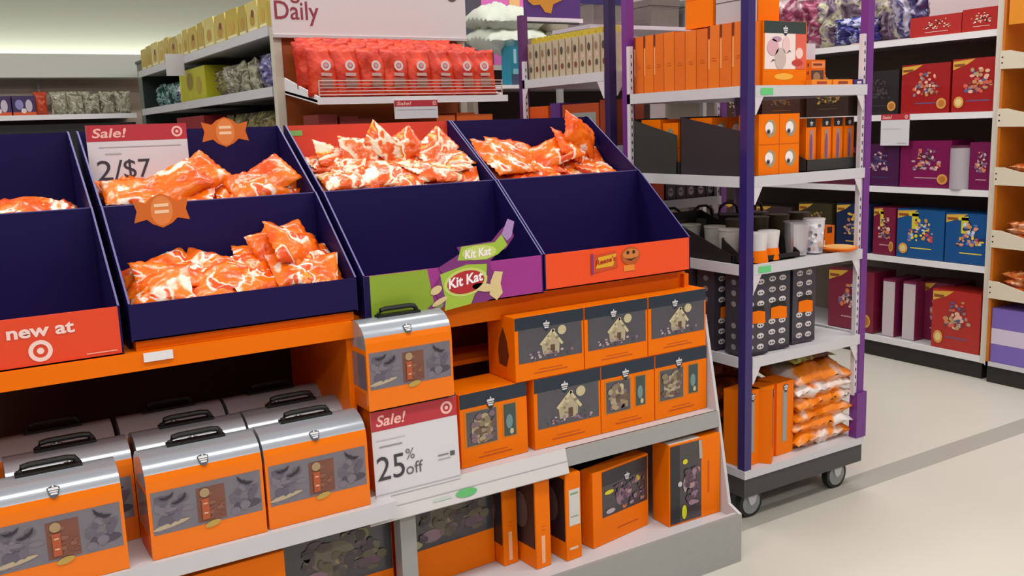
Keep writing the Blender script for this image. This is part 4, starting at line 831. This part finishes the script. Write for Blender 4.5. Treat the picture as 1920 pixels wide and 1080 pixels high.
for k in range(6):
    o = bag_obj('snack_sack', .34, .26, .10, 400+k, fo, wr=.15, crimp=.03); o.location = (3.01+R.uniform(-.012, .012), 2.60, Z5+.032+k*.05); o.rotation_euler = (R.uniform(-.04, .04), R.uniform(-.04, .04), R.uniform(-.08, .08))
    tag(o, 'orange and white sack in the stack at right of the cart deck', 'sack', 'orange sacks stacked on the cart deck')
o = bag_obj('snack_sack', .34, .24, .05, 420, patch_mat('film_green_brown', [(0, '#4a3020'), (.45, '#7a5030'), (.55, '#c9d45a'), (.65, '#8a6a3a'), (1, '#d8c8a0')], 7)); o.location = (3.0, 2.66, Z5+.36); o.rotation_euler = (.1, .1, .2); tag(o, 'green and brown sack lying on top of the orange stack', 'sack')
for k in range(4):
    o = bag_obj('snack_sack', .36, .26, .09, 430+k, patch_mat('film_dark_orange', [(0, '#2c1408'), (.45, '#6a2c0c'), (.6, '#a84c10'), (1, '#5a2a10')], 6)); o.location = (2.72, 2.80, Z5+.06+k*.09); o.rotation_euler = (.05, 0, R.uniform(-.2, .2)); tag(o, 'dark brown orange sack piled behind the tall boxes on cart deck', 'sack', 'dark sacks at the back of the cart deck')
o = bag_obj('snack_sack', .30, .22, .06, 440, patch_mat('film_green_brown', [(0, '#000000'), (1, '#ffffff')], 7)); o.location = (2.78, 2.78, Z5+.43); o.rotation_euler = (.6, .1, .1); tag(o, 'brown and lime sack at back of deck under the fourth shelf', 'sack')

# ------------------------------------------------------------------ rear cart goods
for k in range(12):
    t = thing('party_pack', 'yellow topped party favor pack in the row on rear cart', 'pack', (2.60, 3.33+k*.053, 1.769), 0, 'yellow topped party packs on the rear cart'); h = .20
    MB().box(-.05, .05, -.024, .024, 0, h*.86, M('#b5a68e', .4, mott=.1)).build('pack_body', t)
    mb = MB(); mb.prism([(-.024, h*.86), (.024, h*.86), (.018, h), (-.018, h)], 'x', -.03, .03, M('#b8a02c', .5)); mb.build('header', t)
    mb = MB(); S = left(mb, .1, .048); S.ell(.026, h*.25, .011, .014, M(('#7a3c34', '#5a4a40')[k % 2], .5)); S.ell(.022, h*.6, .011, .018, M(('#4a3f3a', '#8a6a5a')[k % 2], .5)); S.rect(.0, h*.0, .006, h*.8, M('#8f7a4a', .5)); S.ell(.03, h*.42, .01, .01, M('#d0a8a0'), 1); mb.build('candy_print', t)
for k, (y, w, c) in enumerate(((3.86, .2, '#d85314'), (3.70, .08, '#5a2f78'), (3.50, .28, '#a8421a'), (3.32, .06, '#8c3414'))):
    mb = MB(); mb.box(-.1, .1, -w/2, w/2, 0, .19+.01*(k % 2), M(c, .5)); S = left(mb, .2, w)
    if k == 2: S.rect(.02, .03, w-.02, .15, M('#8c8a84', .5)); S.rect(.03, .05, w*.4, .09, M('#6a6a66'), 2)
    tag(mb.build('party_box', loc=(2.64, y, 1.452)), ['bright orange box at the far end of rear cart second shelf', 'narrow purple box beside bright orange box on rear cart', 'rust box with grey panel on rear cart second shelf', 'narrow rust box against near post of rear cart'][k], 'box')
for k, (y, c) in enumerate(((3.36, '#b8401c'), (3.52, '#8a8880'), (3.70, '#7a2a1a'), (3.86, '#4c4640'))):
    mb = MB(); mb.box(-.1, .1, -.07, .07, 0, .2, M(c, .5)); S = left(mb, .2, .14); S.rect(.02, .11, .12, .14, M('#c9b4a0')); S.rect(.02, .04, .12, .08, M('#6a5a50'))
    tag(mb.build('party_box', loc=(2.64, y, 1.192)), ['rust red box on rear cart lower shelf nearest the post', 'grey box second on rear cart lower shelf', 'dark red box third on rear cart lower shelf', 'dark grey box farthest on rear cart lower shelf'][k], 'box')
# seen under the near cart's second shelf
mb = MB(); mb.box(-.045, .045, -.04, .04, 0, .085, M('#ee5a14', .5)); tag(mb.build('party_box', loc=(2.79, 3.31, 1.192)), 'small bright orange box behind the near cart, beside blue tray edge', 'box')
for k in range(5):
    t = thing('skull_pack', 'dark pack printed with pale skulls on the rear cart low shelf', 'pack', (2.885+k*.062, 3.31, 1.192), 0, 'dark skull packs on the rear cart'); mb = MB(); mb.box(-.029, .029, -.03, .03, 0, .075, M('#2c2226', .4)); mb.build('pack_body', t)
    mb = MB(); F = front(mb, .058, .06); F.ell(.028, .035, .016, .02, M('#b8a8a8', .4)); F.ell(.022, .038, .004, .005, BLK, 2); F.ell(.034, .038, .004, .005, BLK, 2); mb.build('skull_print', t)

# ------------------------------------------------------------------ background shelving behind the carts
t = thing('back_shelving', 'white shelving far behind the carts carrying pillows and teal packs', 'shelving', (0, 0, 0))
MB().box(2.62, 4.3, 4.62, 5.1, 1.765, 1.785, WHITE).build('shelf', t); MB().box(2.62, 4.3, 4.62, 5.1, 1.40, 1.42, METAL).build('shelf', t); MB().box(2.62, 4.3, 5.1, 5.13, 0, 1.9, M('#3a2a28', .6)).build('back_panel', t)
MB().box(2.62, 2.65, 4.62, 5.13, 0, 1.785, M('#8a7a70', .6)).build('side_panel', t); MB().box(2.62, 4.3, 4.62, 5.1, .0, .2, METAL).build('base', t)
pil = M('#c9cfc0', .55, bump=.2, scale=12); pil2 = M('#d8d2c0', .55, bump=.2, scale=12)
for k, (x, z, m, w, tx) in enumerate(((2.99, 2.19, pil, .43, 'upper left pillow'), (3.43, 2.19, pil2, .43, 'upper right pillow'), (3.0, 2.08, pil, .42, 'lower left pillow'), (3.43, 2.08, pil2, .42, 'lower right pillow'))):
    o = bag_obj('wrapped_pillow', w, .34, .16, 500+k, m, nx=24, ny=14, wr=.04, crimp=.01); o.location = (x, 4.86, z-.02); o.rotation_euler = (.1, 0, 0)
    tag(o, 'white wrapped ' + tx + ' stacked above the teal packs behind rear cart', 'pillow')
for k, x in enumerate((2.93, 3.01)):
    mb = MB(); mb.box(-.037, .037, -.05, .05, 0, .215, M('#1f7c94', .4)); F = front(mb, .074, .1); F.rect(.02, .12, .04, .2, M('#9ac4d4')); F.rect(.005, .0, .069, .06, M('#3a4460')); F.rect(.015, .06, .05, .09, M('#7ab0b8'), 2)
    tag(mb.build('teal_pack', loc=(x, 4.70, 1.787)), 'left one of the two teal packs under the pillows' if k == 0 else 'right one of the two teal packs under the pillows', 'pack')
mb = MB(); mb.box(-.03, .03, -.05, .05, 0, .22, M('#c08070', .5)); F = front(mb, .06, .1); F.rect(.01, .02, .05, .1, M('#d8b070')); tag(mb.build('candy_pack', loc=(3.10, 4.70, 1.787)), 'salmon pink pack right of teal packs behind purple post', 'pack')
for k in range(8):
    o = MB().box(-.07, .07, -.06, .06, 0, .12+.02*(k % 3), M(('#4a2c28', '#6a3a24', '#3c3034')[k % 3], .5)).build('candy_box', loc=(2.80+k*.17, 4.72, 1.422)); tag(o, 'dark brown box on the shelf under the teal packs', 'box', 'dark boxes under the teal packs')
for k in range(8):
    mb = MB(); mb.box(-.08, .08, -.05, .05, 0, .155, M(('#4a3c44', '#5c5058')[k % 2], .5, mott=.1)); tag(mb.build('candy_box', loc=(3.22+k*.145, 4.70, 1.787)), 'grey brown box on the far white shelf right of salmon pack', 'box', 'grey boxes on the far shelf')
t = thing('hanging_banner', 'pink banner with dark castle-like towers and a yellow strip', 'banner', (0, 5.35, 0))
MB().box(2.6, 3.6, 0, .01, 1.95, 3.0, M('#d46ab4', .5)).build('banner_cloth', t); MB().box(3.33, 3.41, -.006, -.001, 1.95, 3.0, M('#e8b878', .5)).build('yellow_strip', t)
mb = MB(); F = Face(mb, (2.6, -.001, 1.95), (1, 0, 0), (0, 0, 1)); F.poly([(.15, 0), (.60, 0), (.60, .36), (.52, .36), (.52, .42), (.44, .42), (.44, .55), (.34, .55), (.34, .42), (.22, .42), (.22, .36), (.15, .36)], M('#44434e', .5), 2)
for a, b in ((.25, .1), (.25, .2), (.25, .3), (.38, .4), (.38, .28), (.38, .49)): F.ell(a, b, .022, .025, M('#a8a4b0'), 3)
mb.build('tower_print', t)
# storage boxes on a high shelf
t = thing('high_shelf', 'pale shelf behind near cart carrying grey storage boxes', 'shelf', (0, 0, 0))
MB().box(3.05, 4.2, 4.1, 4.45, 2.05, 2.07, M('#c9bcc8', .5)).build('shelf_board', t)
for x in (3.08, 4.17): MB().box(x-.015, x+.015, 4.42, 4.45, 0, 2.05, GREYM).build('post', t)
for k, (x, w, c) in enumerate(((3.22, .24, '#7a6f6c'), (3.60, .2, '#6a605c'), (3.83, .17, '#747270'), (4.02, .16, '#8a7f98'))):
    mb = MB(); mb.box(-w/2, w/2, -.12, .12, 0, .15, M(c, .5, mott=.15)); mb.box(-w/2-.004, w/2+.004, -.124, .124, .115, .15, M(c, .45, mott=.1)); tag(mb.build('storage_box', loc=(x, 4.25, 2.071)), ['brown grey storage box left of the dark posts', 'brown grey storage box behind left end of the orange row', 'grey storage box second behind the orange row', 'lilac grey storage box behind the top orange box'][k], 'box')

# ------------------------------------------------------------------ right wall shelving
t = thing('wall_shelving', 'long white shelving against right wall with dark back and black base', 'shelving', (5.07, 0, 0))
Y0, Y1 = 3.08, 6.4
MB().box(.02, .5, Y0, Y1, 0, .1, M('#26241f', .6)).build('base', t)
for z in (.135, .662, 1.098, 1.54, 1.985):
    mb = MB(); mb.box(.01, .5, Y0, Y1, z-.02, z, METAL); mb.box(0, .012, Y0, Y1, z-.034, z+.003, WHITE); mb.build('shelf', t)
MB().box(.5, .53, Y0, Y1, .1, 1.985, M('#8f8074', .65)).build('back_panel', t)
MB().box(-.004, .03, Y0-.045, Y0, .1, 2.7, M('#d3cabd', .5)).build('upright', t); MB().box(.03, .5, Y0-.02, Y0-.004, .1, 2.3, M('#a58f78', .5)).build('side_panel', t)
def snack_box(label, y, z, w, h, base, accents, d=.22, x=5.10, rz=0, group=None, badge=1, yellow=True):
    t = thing('snack_box', label, 'box', (x, y, z), rz, group)
    mb = MB(); mb.box(0, d, -w/2, w/2, 0, h, M(base, .35, mott=.06, coat=.2)); mb.build('carton_body', t)
    mb = MB(); S = Face(mb, (0, w/2, 0), (0, -1, 0), (0, 0, 1)); rr = random.Random(int(w*1e4)+int(y*100)); 
    if yellow: S.poly([(0.002, h*.80), (.002, h*.96), (w*.44, h*.99), (w*.30, h*.90)][::-1], M('#d8a83a', .5), 1); S.rect(w*.03, h*.86, w*.24, h*.91, M('#8a4a1c', .5), 2)
    if 'blue' in label: S.rect(w*.32, h*.60, w*.46, h*.92, M('#d8c830', .5), 2); S.rect(w*.26, h*.86, w*.46, h*.94, M('#d8c830', .5), 2)
    S.scatter(w*.22, h*.34, w*.82, h*.60, 34, accents, 2, int(y*100), (.06, .16)); S.scatter(w*.34, h*.5, w*.74, h*.84, 22, accents, 4, int(y*100)+1, (.05, .12))
    S.rect(w*.3, h*.2, w*.75, h*.22, M(accents[0], .5), 1); mb.build('printed_picture', t)
    if badge:
        mb = MB(); S = Face(mb, (0, w/2, 0), (0, -1, 0), (0, 0, 1)); S.ell(w*(.15 if badge == 2 else .85), h*.19, w*.1, h*.11, M('#d89a4a', .5), 6); S.ell(w*(.15 if badge == 2 else .85), h*.19, w*.065, h*.07, M('#b8702c' if badge == 1 else '#e4c98a', .5), 7); mb.build('round_badge', t)
    return t
redA = ['#5a5a8a', '#c98a5a', '#e8b09a', '#8a8088', '#d8604a', '#7a3a3a', '#b09a70']; blueA = ['#e8d23a', '#e8d23a', '#c04a5a', '#d8904a', '#c9d4e4', '#5a7ac8', '#e09a7a', '#2a2a5a']; magA = ['#c89aa0', '#d87a4a', '#7a5a7a', '#e8c0b0', '#4a2a3a', '#b8a0a8']
snack_box('red snack box with yellow corner, left one on upper shelf', 3.53, 1.543, .32, .29, '#a01a1c', redA, badge=1)
snack_box('red snack box with yellow corner, right one beside the cream upright', 3.20, 1.543, .31, .30, '#a31b1c', redA, badge=2)
snack_box('dark snack box half hidden left of the red boxes', 3.86, 1.543, .30, .27, '#2a2426', ['#3a3234', '#4a4040'], badge=1, yellow=False)
snack_box('dark snack box far along the upper right shelf', 4.25, 1.543, .34, .24, '#3a2a24', ['#5a4a34', '#c98a3a', '#8a7a4a'], badge=0)
snack_box('dark brown snack box farther along the upper right shelf', 4.65, 1.543, .34, .25, '#4a2c22', ['#8a4a24', '#6a5a4a'], badge=0)
snack_box('brown snack box farthest visible on the upper right shelf', 5.05, 1.543, .34, .24, '#3c2420', ['#8a5a34', '#c0b0a0'], badge=0)
snack_box('dark red snack tray leftmost on the top right shelf', 3.47, 1.988, .33, .115, '#b02620', ['#e8d8d0', '#2a1a1a', '#e08a3a', '#d8b0a0'], badge=0, yellow=False, x=5.085)
snack_box('red snack tray beside cream upright on the top right shelf', 3.19, 1.988, .22, .125, '#ac2018', ['#e8d8d0', '#2a1a1a', '#e0a08a', '#e8c8b8'], badge=0, yellow=False, x=5.085)
snack_box('magenta snack box right of the hanging sale card', 3.51, 1.101, .34, .28, '#7c1650', magA, badge=1, yellow=False)
snack_box('magenta snack box beside the cream upright', 3.155, 1.101, .14, .27, '#74164c', magA, badge=0, yellow=False)
snack_box('dark plum snack box behind the hanging sale card', 3.83, 1.101, .28, .26, '#4a1c48', ['#3a3a6a', '#c89aa0', '#5a4a6a'], badge=0, yellow=False)
for k in range(4): snack_box('plum snack box along the third right shelf behind the near cart', 4.18+k*.36, 1.101, .33, .24, '#5a2038', magA, badge=0, group='plum boxes along the third right shelf')
t = thing('paper_tube', 'grey white cylinder standing between the two magenta boxes', 'canister', (5.115, 3.285, 1.101)); MB().cyl((0, 0, 0), .06, .24, M('#aca3ac', .45), 'z', 28).build('tube_body', t); MB().cyl((0, 0, .24), .062, .012, M('#5a2038', .5), 'z', 28).build('cap', t)
snack_box('blue snack box, left one on the fourth shelf', 3.525, .665, .32, .30, '#1a548e', blueA, badge=2)
snack_box('blue snack box, right one beside the cream upright', 3.20, .665, .31, .295, '#17508c', blueA, badge=0)
snack_box('maroon snack box left of the blue boxes behind the purple post', 3.78, .665, .16, .30, '#7a1c3c', magA, badge=1)
snack_box('dark navy snack box seen between spotted cups and slotted strip', 4.02, .665, .26, .31, '#1c2a4c', ['#d8b03a', '#8a7aa0', '#c07a5a', '#3a4a7a'], badge=0)
snack_box('dark olive snack box seen above the cups of near cart', 4.33, .665, .28, .30, '#3a3420', ['#8a7a3a', '#5a2a3a', '#4a4a3a'], badge=0)
for k in range(3): snack_box('dark snack box far along the fourth right shelf', 4.70+k*.36, .665, .33, .26, '#3c2a2a', ['#5a4a3a', '#6a3a2a'], badge=0, group='dark boxes far along the fourth right shelf')
snack_box('bright red snack box on bottom shelf beside the cream upright', 3.255, .138, .31, .36, '#b0241c', redA, badge=2, x=5.085)
snack_box('maroon snack box on bottom shelf seen through the near cart', 4.02, .138, .36, .40, '#7c1c38', magA, x=5.10, badge=1)
t = snack_box('maroon snack box behind the bright red one on bottom shelf', 3.47, .138, .22, .37, '#7a1c44', magA, x=5.22, badge=0)
for k, (y, x) in enumerate(((3.74, 5.12), (3.60, 5.13))):
    mb = MB(); mb.box(0, .25, -.045, .045, 0, .37, M('#7c1c48', .45)); S = Face(mb, (0, .045, 0), (0, -1, 0), (0, 0, 1)); S.rect(.0, .0, .085, .355, M('#cdbfc4', .5))
    tag(mb.build('snack_box', loc=(x, y, .138)), ['maroon box showing its white end, left of two on bottom shelf', 'maroon box showing its white end, right of two on bottom shelf'][k], 'box')
t, F = price_card('price_card', 'white and pink sale card hanging from right wall shelf edge', .20, .19, .035, (5.064, 3.80, 1.355)); F.rect(.12, .012, .18, .016, M('#a9a5ac')); F.rect(.01, .1, .14, .102, M('#b5b1b8')); F.mb.build('card_print', t); t.rotation_euler = (0, 0, -PI/2)
# costume bags on the top shelf
cm = [patch_mat('film_costume_pink', [(0, '#2a1420'), (.42, '#7a2a4a'), (.52, '#a84a6a'), (.62, '#c8b0b4'), (1, '#4a2434')], 6, .25), patch_mat('film_costume_mauve', [(0, '#241828'), (.42, '#5a4058'), (.52, '#9a8a9a'), (.6, '#c8c49a'), (.7, '#6a5a72')], 7, .25), patch_mat('film_costume_blue', [(0, '#14123a'), (.42, '#2c2a7a'), (.52, '#4a4aa0'), (.6, '#d8d8f0'), (.66, '#3a3888')], 8, .2), patch_mat('film_costume_violet', [(0, '#1c1838'), (.42, '#3a3468'), (.52, '#6a6490'), (.62, '#d0c8dc'), (1, '#2c2a50')], 9, .2)]
for k, (y, z, w, h, m, lb) in enumerate(((4.72, 2.16, .30, .34, 0, 'rose pink costume bag leftmost on the top right shelf'), (4.46, 2.15, .28, .32, 0, 'rose pink costume bag second on the top right shelf'), (4.28, 2.14, .26, .32, 1, 'mauve costume bag right of the pink ones'), (4.08, 2.20, .28, .34, 1, 'mauve and yellow costume bag rising behind the blue one'), (4.06, 2.07, .34, .16, 2, 'bright blue costume bag lying low at shelf front'), (3.90, 2.16, .26, .34, 1, 'pale mauve costume bag left of the purple post'), (3.70, 2.16, .24, .34, 3, 'violet silver costume bag right of the purple post'))):
    o = bag_obj('costume_bag', h, w, .10, 600+k, cm[m], wr=.35); o.location = (5.18 if m != 2 else 5.14, y, z+.012); o.rotation_euler = (0, PI/2-.1, 0); tag(o, lb, 'costume bag')

# ------------------------------------------------------------------ right end bay, orange with cream tray fronts
t = thing('end_bay', 'orange end bay with cream sloped tray fronts at right edge', 'shelving', (5.04, 0, 0))
ob = M('#c46c0e', .55, mott=.05)
MB().box(.45, .48, 2.0, 3.03, .1, 2.7, ob).build('back_panel', t); MB().box(.0, .45, 3.015, 3.03, .1, 2.7, ob).build('side_panel', t); MB().box(.02, .5, 2.0, 3.03, 0, .1, M('#26241f', .6)).build('base', t)
mb = MB(); mb.box(0, .5, 2.0, 3.035, .1, .125, METAL); mb.build('shelf', t)
CR = M('#d8cbb6', .5)
for z in (1.78, 1.47, 1.15, .80, .51):
    mb = MB(); mb.box(.0, .45, 2.0, 3.015, z-.012, z, CR)
    mb.prism([(3.03, z-.012), (3.03, z+.085), (2.98, z+.085), (2.80, z+.04), (2.6, z+.03), (2.0, z+.03), (2.0, z-.02), (2.6, z-.02), (2.85, z-.015)], 'x', -.012, 0, CR)
    F = Face(mb, (-.012, 3.03, z), (0, -1, 0), (0, 0, 1)); F.ell(.012, .05, .005, .005, M('#3a3028')); F.ell(.012, .02, .005, .005, M('#3a3028')); mb.build('tray_shelf', t)
MB().box(.0, .012, 2.0, 3.0, 2.0, 2.5, M('#e08a14', .5)).build('header_panel', t)
fb = patch_mat('film_rust', [(0, '#7a2c0c'), (.45, '#b8501c'), (.55, '#d88a4a'), (.62, '#f0c0a0'), (1, '#a04014')], 9, .3)
for k, (z, n, lb) in enumerate(((1.472, 1, 'top'), (1.152, 2, 'second'), (.802, 3, 'third'), (.512, 3, 'fourth'))):
    for i in range(n):
        for y in (2.90, 2.74):
            o = bag_obj('candy_bag', .17, .15, .05, 700+k*7+i, fb); o.location = (5.14, y, z+.035+i*.035); o.rotation_euler = (.1, .15, R.uniform(-.4, .4)); tag(o, 'rust orange candy bag on the %s filled tray of the end bay' % lb, 'candy bag', 'rust bags on the %s tray of the end bay' % lb)
for k, (z, hh) in enumerate(((0, .105), (.106, .09), (.197, .115))):
    mb = MB(); mb.box(0, .3, -.15, .15, 0, hh, M('#7a62b4' if k != 1 else '#cfc2d8', .5))
    tag(mb.build('lilac_carton', loc=(5.05, 2.86, .127+z)), ['lilac carton lowest in the stack under the end bay trays', 'pale carton between two lilac ones under the end bay trays', 'lilac carton topmost in the stack under the end bay trays'][k], 'carton')
